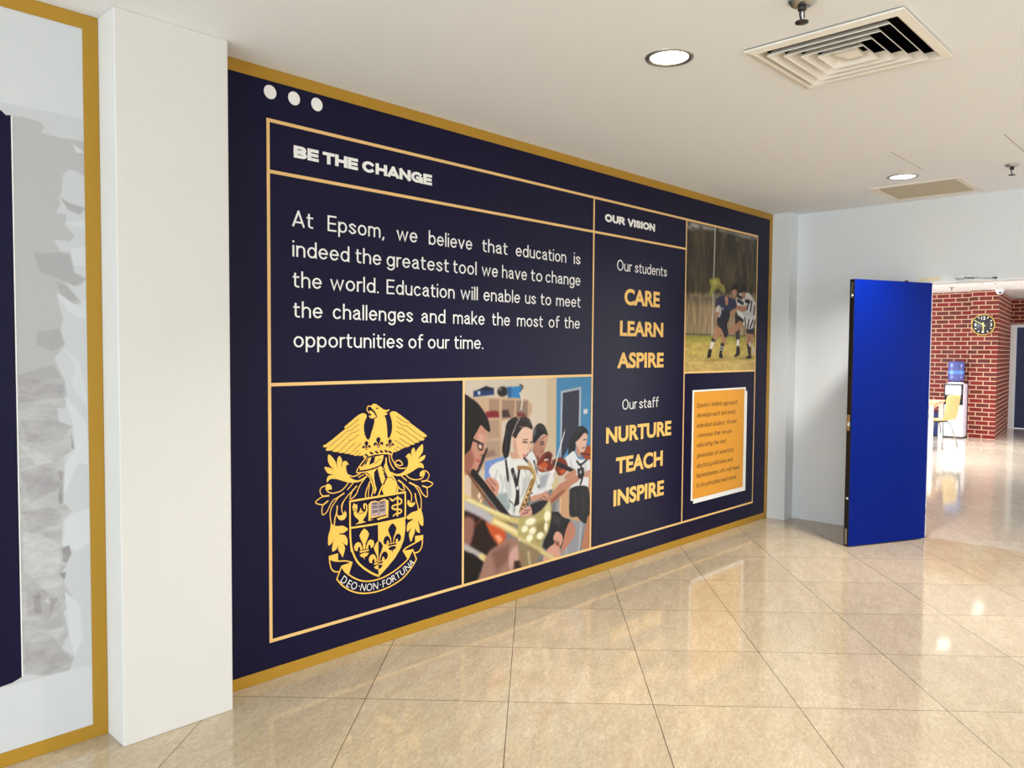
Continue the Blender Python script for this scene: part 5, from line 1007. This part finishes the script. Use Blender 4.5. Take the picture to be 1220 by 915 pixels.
# crest
cr = Print(-.0036)
parts = {}
MI = dict(y=0, n=1, g=2)
crest_root = None
depth = -.0036
for g in ('left leaves', 'right leaves', 'eagle', 'wreath', 'helmet', 'shield', 'ribbon'):
    pr = Print(depth)
    for (gg, c, k, wd, pts) in CREST:
        if gg == 'mantling': gg = 'left leaves' if sum(p[0] for p in pts)/len(pts) < 1740 else 'right leaves'
        if gg != g: continue
        if k == 'f': pr.poly([tuple(v) for v in catmull(pts, True, 2)] if (len(pts) > 14 and g.endswith('leaves')) else pts, MI[c])
        else: pr.stroke(pts, wd, MI[c])
    depth = pr.y
    if g == 'shield' or crest_root is None: pass
    parts[g] = pr
shield_first = parts.pop('shield')
crest_root = shield_first.build('crest', [M['crest'], M['navy'], M['mauve']], mu); tag(crest_root, 'gold shield with three lily flowers, an open book, a lamp and a snake on a staff')
for g, pr in parts.items():
    pr.build({'left leaves': 'leaf_scroll', 'right leaves': 'leaf_scroll', 'eagle': 'eagle', 'wreath': 'wreath', 'helmet': 'helmet', 'ribbon': 'motto_ribbon'}[g], [M['crest'], M['navy'], M['mauve']], crest_root)
mb = MB()
for ch, x, z, a in LETTERS:
    cap = .036; vs, fs = glyphs(ch, -.004); xs = [v[0] for v in vs]; cx = (min(xs)+max(xs))/2; k = cap/.7; ca, sa = math.cos(math.radians(a)), math.sin(math.radians(a))
    mb.add([(x/1000+((v[0]-cx)*k*.92)*ca-((v[1]-.35)*k)*sa, depth-.0003, z/1000+((v[0]-cx)*k*.92)*sa+((v[1]-.35)*k)*ca) for v in vs], fs)
flatten(mb.build('motto_lettering', M['white'], crest_root))
# ochre quotation card
cd = Print(-.0042); cd.poly([(4703, 1136), (5549, 1136), (5549, 294), (4703, 294)]); cd.poly([(4666, 1169), (5522, 1169), (5522, 320), (4666, 320)])
card = cd.build('quotation_card', M['white'], mu); tag(card, 'ochre card with a white double edge and italic lines')
pr = Print(-.0046); pr.poly([(4690, 1155), (5499, 1155), (5499, 330), (4690, 330)]); pr.build('card_face', M['card'], card)
for s, a, b, z in CARD:
    mb = MB(); line_word(mb, s.replace(' ', '~'), a, b-.01, z, .037, -.0050, .058, .12, shear=.22); flatten(mb.build('card_line', M['ink'], card))
# photographs
tag(paint(MUSIC, XS[1]+lw, XS[2]-lw, ZB+lw, ZM-lw, .004, 'photograph', mu, -.0038, 1.1), 'photograph of people in white shirts playing saxophone, violins and trombone')
tag(paint(RUGBY, XS[3]+lw, XS[4]-lw, ZM+lw, ZT-lw, .005, 'photograph', mu, -.0038), 'photograph of people playing rugby on a yellow field by dark trees')
# ------------------------------------------------------------------ pale mural at the left edge
m2 = thing('wall_mural', 'pale grey wall mural with torn grey paint and gold border left of the pillar', 'mural', (-.8, 0, 0))
AX0, AX1 = -2.4, .4615
MB().box(AX0, AX1, -.003, -.0002, .001, H-.001).build('backing', M['pale'], m2)
for x0, x1, z0, z1 in ((AX0, AX1, H-BW-.001, H-.001), (AX0, AX1, .001, BW), (AX1-BW, AX1, BW, H-BW-.001), (AX0, AX0+BW, BW, H-BW-.001)):
    tag(MB().box(x0, x1, -.0062, -.003, z0, z1).build('border_strip', M['gold'], m2), 'gold border strip')
paint(TORN, .1, AX1-BW, .28, 2.29, .0035, 'torn_paint', m2, -.0036, smooth=False)
band = Print(-.0044)
top = [(180, 2252), (165, 2249), (152, 2262), (110, 2262), (40, 2290), (-200, 2275), (-600, 2300), (-1100, 2270), (-1500, 2285)]
bot = [(-1500, 330), (-900, 300), (-300, 285), (60, 280), (150, 290), (182, 303)]
band.poly(top+bot); nb = band.build('navy_band', M['navy'], m2)
Print(-.0048).rect(.1795, .1835, .303, 2.25).build('white_edge', M['white'], m2)
# ------------------------------------------------------------------ royal blue door standing open
hx, hy, ex, ey = 6.1, -1.256, 5.378, -.929
ang = math.atan2(ey-hy, ex-hx); wd = math.hypot(ex-hx, ey-hy); TD = .042
# local frame: u along the leaf from hinge to free edge, v towards the hall (front face at v = 0)
ux, uy = math.cos(ang), math.sin(ang); vx, vy = (uy, -ux)
if vx*(-.6-hx)+vy*(-3.1-hy) < 0: vx, vy = -vx, -vy
DXF = lambda q: (hx+ux*q[0]+vx*q[1], hy+uy*q[0]+vy*q[1], q[2])
do = MB().box(.004, wd-.002, -TD, 0, .008, 2.01, xf=DXF).build('door_1', M['blue']); tag(do, 'royal blue door leaf standing open in front of the white back wall', 'door', kind='structure')
MB().box(wd-.002, wd+.003, -TD, -.001, .008, 2.01, xf=DXF).build('lock_edge', M['black'], do)
tag(MB().box(wd+.003, wd+.006, -TD*.8, -TD*.25, .88, 1.0, xf=DXF).box(wd+.003, wd+.022, -TD*.65, -TD*.4, .915, .945, xf=DXF).build('latch', M['steel'], do), 'steel latch')
for z in (1.89, .37): MB().box(wd+.003, wd+.005, -TD*.6, -TD*.2, z-.008, z+.008, xf=DXF).build('edge_stud', M['frame'], do)
for z0 in (.02, 1.87): MB().box(wd+.003, wd+.0045, -TD*.7, -TD*.3, z0, z0+.12, xf=DXF).build('flush_bolt', M['steel'], do)
MB().box(.24, .262, -TD*.7, -TD*.3, 2.01, 2.021, xf=DXF).build('closer_pin', M['dark'], do)
for z in (.25, 1.0, 1.76): MB().lathe(DXF((0, -.004, z)), [(.007, -.05), (.007, .05)], 12).build('hinge', M['steel'], do)
# door closer on the header
dc = thing('door_closer', 'slim metal door closer arm on the white wall above the doorway', 'door closer', (6.1, -1.43, 2.04))
MB().box(6.082, 6.112, -1.476, -1.419, 2.026, 2.05, bev=.004).build('closer_body', M['steel'], dc)
MB().tube([(6.09, -1.47, 2.037), (6.075, -1.55, 2.031), (6.085, -1.68, 2.0205)], [.006, .006, .005], 8).build('closer_arm', M['chrome'], dc)
MB().box(6.086, 6.112, -1.69, -1.66, 2.022, 2.032).build('arm_bracket', M['dark'], dc)
tp = MB().box(6.109, 6.112, -1.31, -1.15, 2.026, 2.056).build('tape_strip', M['strip']); tag(tp, 'cream tape strip on the wall above the blue door', 'tape')
# ------------------------------------------------------------------ ceiling fittings
def downlight(x, y, z, label, group, power, spread=118):
    t = thing('downlight', label, 'ceiling light', (x, y, z), group)
    MB().lathe((x, y, z), [(.078, -.002), (.084, -.006), (.096, -.005), (.099, -.0005), (.099, 0), (.078, 0)], 48, cap=False).build('trim_ring', M['steel'], t)
    tag(MB().lathe((x, y, z), [(.077, -.0008), (.001, -.0012)], 40, cap=False).build('bulb_disc', M['lamp'], t), 'glowing white disc')
    l = bpy.data.lights.new('downlight_glow', 'AREA'); l.shape = 'DISK'; l.size = .15; l.energy = power; l.color = (1, .97, .93); l.spread = math.radians(spread)
    o = bpy.data.objects.new('downlight_glow', l); COL.objects.link(o); o.location = (x, y, z-.012)
    return t
downlight(2.195, -1.331, H, 'round recessed downlight beside the large square air vent', 'downlights in the hall ceiling', 27)
downlight(5.134, -1.318, H, 'round recessed downlight beside the beige ceiling panel', 'downlights in the hall ceiling', 32)
for q in ((-.74, -4.27), (2.195, -4.27), (5.134, -4.27)): downlight(*q, H, 'unseen round downlight added to light the hall, out of view', 'added downlights out of view', 34, 150)  # extra lamps outside the view, added to light the hall
downlight(13.36, -.04, HF, 'small lit downlight in the ceiling of the brick room', 'downlights in the far ceiling', 44, 100)
downlight(11.25, -.1, HF, 'lit downlight above the doorway view, seen only as a floor reflection', 'downlights in the far ceiling', 44, 100)
# square air diffuser
va = thing('air_vent', 'large square white louvred air vent in the ceiling', 'air vent', (2.622, -1.891, H))
cx, cy = 2.622, -1.891
def ring(mb, r0, z0, r1, z1, t=.0):
    q = lambda r, z: [(cx-r, cy-r, z), (cx+r, cy-r, z), (cx+r, cy+r, z), (cx-r, cy+r, z)]
    vs = q(r0, z0)+q(r1, z1); mb.add(vs, [(i, (i+1) % 4, 4+(i+1) % 4, 4+i) for i in range(4)])
mb = MB(); ring(mb, .29, H-.0048, .298, H-.0048); ring(mb, .298, H-.0048, .298, H-.012); ring(mb, .298, H-.012, .27, H-.02); ring(mb, .27, H-.02, .262, H-.012); ring(mb, .262, H-.012, .255, H+.01); ring(mb, .255, H+.01, .253, H+.01); ring(mb, .253, H+.01, .262, H-.014)
mb.build('flange', M['vent'], va)
mb = MB(); ring(mb, .270, H-.0015, .270, H+.119); ring(mb, .270, H+.119, .001, H+.119); mb.build('duct_opening', M['void'], va)
for r in (.232, .184, .136, .088):
    mb = MB()
    ring(mb, r, H-.021, r-.026, H+.009); ring(mb, r-.026, H+.009, r-.028, H+.009); ring(mb, r-.028, H+.009, r-.004, H-.0215); ring(mb, r-.004, H-.0215, r, H-.025); ring(mb, r, H-.025, r, H-.021)
    mb.build('louvre', M['vent'], va)
mb = MB(); ring(mb, .046, H-.004, .044, H-.014); ring(mb, .044, H-.014, .001, H-.027); ring(mb, .046, H-.004, .001, H-.004); mb.build('centre_boss', M['vent'], va)
for k in (0, 1):
    u, v = (.262, .004) if k else (.004, .262)
    MB().box(cx-u, cx+u, cy-v, cy+v, H+.05, H+.056).build('louvre_support', M['void'], va)
# beige filter panel and access hatch
fp = thing('ceiling_panel', 'beige square ceiling panel close to the back wall', 'ceiling panel', (5.675, -1.308, H))
mb = MB(); cx, cy = 5.675, -1.308
ring(mb, .3, H-.0005, .3, H-.008); ring(mb, .3, H-.008, .262, H-.008); ring(mb, .262, H-.008, .26, H-.002); mb.build('panel_frame', M['vent'], fp)
MB().box(cx-.26, cx+.26, cy-.26, cy+.26, H-.004, H-.0004).build('panel_face', M['panel'], fp)
hatch = thing('ceiling_hatch', 'flush square hatch with a faint seam, painted like the ceiling', 'ceiling hatch', (4.69, -1.775, H))
MB().box(4.396, 4.984, -2.064, -1.486, H-.0007, H-.0003).build('hatch_lid', M['ceiling'], hatch)
for y in (-2.0665, -1.4835): MB().box(4.392, 4.988, y-.0022, y+.0022, H-.0012, H-.0003).build('seam', M['seam'], hatch)
# sprinklers
def sprinkler(x, y, z, label, s=1.0):
    t = thing('sprinkler', label, 'sprinkler', (x, y, z), 'fire sprinklers')
    MB().lathe((x, y, z), [(.036*s, 0), (.036*s, -.006*s), (.026*s, -.014*s), (.012*s, -.016*s)], 24).build('escutcheon', M['steel'], t)
    MB().lathe((x, y, z), [(.011*s, -.014*s), (.011*s, -.026*s), (.007*s, -.03*s)], 16).build('body', M['dark'], t)
    mb = MB()
    for sg in (-1, 1): mb.tube([(x+sg*.010*s, y, z-.026*s), (x+sg*.012*s, y, z-.04*s), (x+sg*.003*s, y, z-.056*s)], .0028*s, 8)
    mb.build('yoke', M['dark'], t)
    MB().lathe((x, y, z), [(.004*s, -.026*s), (.004*s, -.054*s)], 10).build('glass_bulb', M['frame'], t)
    MB().lathe((x, y, z), [(.006*s, -.054*s), (.017*s, -.056*s), (.017*s, -.059*s), (.004*s, -.061*s)], 20).build('deflector', M['dark'], t)
    return t
sprinkler(2.048, -1.949, H, 'metal sprinkler head at the top edge beside the air vent', 1.3)
sprinkler(5.221, -1.942, H, 'small metal sprinkler head on the ceiling right of the beige panel', 1.15)
sprinkler(13.7, .568, HF, 'tiny sprinkler head on the ceiling before the brick wall')
# ------------------------------------------------------------------ things in the room beyond
# dome camera
cam = thing('dome_camera', 'white dome camera on the ceiling at the corner of the brick pillar', 'security camera', (14.66, .085, HF))
MB().lathe((14.66, .085, HF), [(.068, 0), (.07, -.02), (.062, -.034)], 32).build('base', M['plastic'], cam)
MB().lathe((14.66, .085, HF), [(.056, -.03), (.054, -.05), (.042, -.075), (.02, -.088), (.002, -.09)], 32).build('dome', M['plastic'], cam)
MB().lathe((14.613, .07, HF-.06), [(.017, 0), (.013, -.014)], 20, axis='x').build('lens', M['gloss'], cam)
# clock
ck = thing('wall_clock', 'round dark clock with a gold rim on the brick pillar', 'clock', (14.75, .33, 1.96))
def face(mb, x, pts, mi=0): mb.add([(x, .33-p[0], 1.96+p[1]) for p in pts], [tuple(range(len(pts)))], mi)
MB().lathe((14.75, .33, 1.96), [(.178, 0), (.178, -.03), (.174, -.034), (.167, -.032), (.165, -.02)], 56, axis='x', cap=False).build('rim', M['clockrim'], ck)
MB().lathe((14.75, .33, 1.96), [(.167, -.001), (.167, -.018)], 48, axis='x').build('dial', M['clockface'], ck)
for k in range(12):
    if k % 3 == 0: continue
    a = math.radians(30*k); sx, sz = math.sin(a), math.cos(a); mb = MB(); r0, r1, h_ = .118, .148, .010
    face(mb, 14.7305, [(sx*r0-sz*h_*.4, sz*r0+sx*h_*.4), (sx*r0+sz*h_*.4, sz*r0-sx*h_*.4), (sx*r1+sz*h_, sz*r1-sx*h_), (sx*r1-sz*h_, sz*r1+sx*h_)]); mb.build('hour_mark', M['white'], ck)
for s, px_, pz_ in (('12', 0, .115), ('3', .118, 0), ('6', 0, -.115), ('9', -.118, 0)):
    vs, fs = glyphs(s, .015); xs = [v[0] for v in vs]; zs = [v[1] for v in vs]; k = .058/(max(zs)-min(zs)); mb = MB()
    mb.add([(14.7305, .33-(px_+(v[0]-(min(xs)+max(xs))/2)*k), 1.96+pz_+(v[1]-(min(zs)+max(zs))/2)*k) for v in vs], fs); mb.build('numeral', M['white'], ck)
for deg, ln, wd_, x in ((300, .142, .008, 14.728), (176, .125, .011, 14.726)):
    a = math.radians(deg); s_, c_ = math.sin(a), math.cos(a); mb = MB()
    face(mb, x, [(-s_*.04-c_*wd_, -c_*.04+s_*wd_), (-s_*.04+c_*wd_, -c_*.04-s_*wd_), (s_*ln+c_*wd_*.5, c_*ln-s_*wd_*.5), (s_*ln-c_*wd_*.5, c_*ln+s_*wd_*.5)]); mb.build('hand', M['hand'], ck)
# water dispenser and its bottle
wdx0, wdx1, wdy0, wdy1 = 14.52, 14.86, .545, .845
wp = thing('water_dispenser', 'white water dispenser with black front panel against the brick wall', 'water dispenser', (14.69, .695, 0))
MB().box(wdx0+.01, wdx1, wdy0, wdy1, .02, .94, bev=.012).build('cabinet', M['lilac'], wp)
MB().box(wdx0, wdx0+.012, wdy0+.012, wdy1-.004, .03, .57, bev=.005).build('lower_door', M['plastic'], wp)
MB().box(wdx0+.002, wdx0+.012, wdy0+.006, wdy1, .575, .935, bev=.004).build('front_panel', M['gloss'], wp)
MB().box(wdx0-.022, wdx0+.004, wdy0+.035, wdy1-.02, .745, .915, bev=.012).build('tap_cover', M['plastic'], wp)
for y in (.64, .74):
    tp_ = MB().box(wdx0-.03, wdx0+.002, y-.013, y+.013, .70, .735, bev=.004).build('tap', M['plastic'], wp)
MB().box(wdx0-.008, wdx0+.002, wdy0+.06, wdy1-.06, .615, .63).build('drip_tray', M['steel'], wp)
MB().lathe((14.69, .71, .94), [(.125, 0), (.125, .02), (.08, .028)], 32).build('collar', M['plastic'], wp)
for x in (wdx0+.04, wdx1-.04):
    for y in (wdy0+.04, wdy1-.04): MB().lathe((x, y, 0), [(.016, 0), (.016, .022)], 12).build('foot', M['dark'], wp)
bo = thing('water_bottle', 'translucent blue water bottle upside down on the water dispenser', 'water bottle', (14.69, .71, .968))
MB().lathe((14.69, .71, .968), [(.03, .0), (.055, .008), (.118, .03), (.125, .06), (.125, .115), (.118, .125), (.125, .135), (.125, .2), (.119, .21), (.125, .22), (.125, .33), (.115, .355), (.08, .365), (.002, .36)], 40).build('bottle_shell', M['water'], bo)
MB().lathe((14.69, .71, .968), [(.1262, .14), (.1262, .196)], 40, cap=False).build('label_band', mat('blue_label', (86, 132, 226), .3, .4), bo)
# table
TR = .125
T = rot(12.27, .395, TR)
tb = thing('dining_table', 'table with wooden top and white legs in the brick room, half behind the blue door', 'table', (12.27, .395, 0))
MB().box(-.02, 1.05, -.02, 1.5, .69, .718, xf=T, bev=.003).build('tabletop', M['oak'], tb)
MB().box(.03, 1.0, .03, 1.45, .63, .69, xf=T).build('apron', M['frame'], tb)
for x, y in ((.0, .0), (.96, .0), (.0, 1.41), (.96, 1.41)):
    MB().box(x+.005, x+.065, y+.005, y+.065, 0, .69, xf=T, bev=.004).build('leg', M['frame'], tb)
# chair (faces +y, tucked under the table end)
CHX = rot(12.74, .47, -.2)
ch = thing('dining_chair', 'pale wood shell chair with chrome legs at the end of the table', 'chair', (12.76, .47, 0))
def shell():
    prof = [(.20, .438), (.12, .428), (0, .424), (-.10, .428), (-.165, .440), (-.205, .472), (-.222, .52), (-.236, .60), (-.25, .70), (-.262, .80), (-.266, .826)]
    P = catmull([Vector(q) for q in prof], n=3); vs = []; n = 9; N_ = len(P)
    for th in (0, .012):
        for i, q in enumerate(P):
            t = (P[min(i+1, N_-1)]-P[max(i-1, 0)]).normalized(); nn = Vector((t.y, -t.x))
            hw = .2 if i < N_-3 else (.19, .175, .15)[i-N_+3]
            if 9 < i < 18: hw = .185
            for k in range(n):
                s = -1+2*k/(n-1); c = q+nn*th; vs.append((s*hw, c.x+.014*(s*s)*(1 if i > 15 else 0), c.y+.01*s*s*(1 if i < 12 else 0)))
    fs = []
    o = N_*n
    for i in range(N_-1):
        for k in range(n-1):
            a = i*n+k; fs.append((a, a+1, a+n+1, a+n)); fs.append((o+a, o+a+n, o+a+n+1, o+a+1))
    for i in range(N_-1):
        for k in (0, n-1): a = i*n+k; fs.append((a, a+n, o+a+n, o+a))
    for k in range(n-1):
        for a in (k, (N_-1)*n+k): fs.append((a, a+1, o+a+1, o+a))
    mb = MB(); mb.add([CHX(v) for v in vs], fs, 0, True); return mb
shell().build('seat_shell', M['wood'], ch)
MB().box(-.12, .12, -.1, .1, .408, .424, xf=CHX).build('seat_bracket', M['dark'], ch)
for sx in (-1, 1):
    for sy in (-1, 1):
        MB().tube([CHX((sx*.06, sy*.05, .415)), CHX((sx*.13, sy*.10, .405)), CHX((sx*.165, sy*.13, .36)), CHX((sx*.235, sy*.215, .006))], .0095, 10).build('leg', M['chrome'], ch)
# navy cabinet by the brick wall
cb = thing('low_cabinet', 'low navy cabinet by the brick wall, behind the table legs', 'cabinet', (14.75, 1.3, 0))
MB().box(14.58, 14.93, .93, 1.75, .02, .42, bev=.004).build('carcass', M['navybox'], cb)
for y0, y1 in ((.94, 1.335), (1.345, 1.74)):
    d_ = MB().box(14.562, 14.58, y0, y1, .04, .405, bev=.003).build('cabinet_door', M['navybox'], cb)
MB().box(14.6, 14.92, .95, 1.73, 0, .02).build('plinth', M['black'], cb)
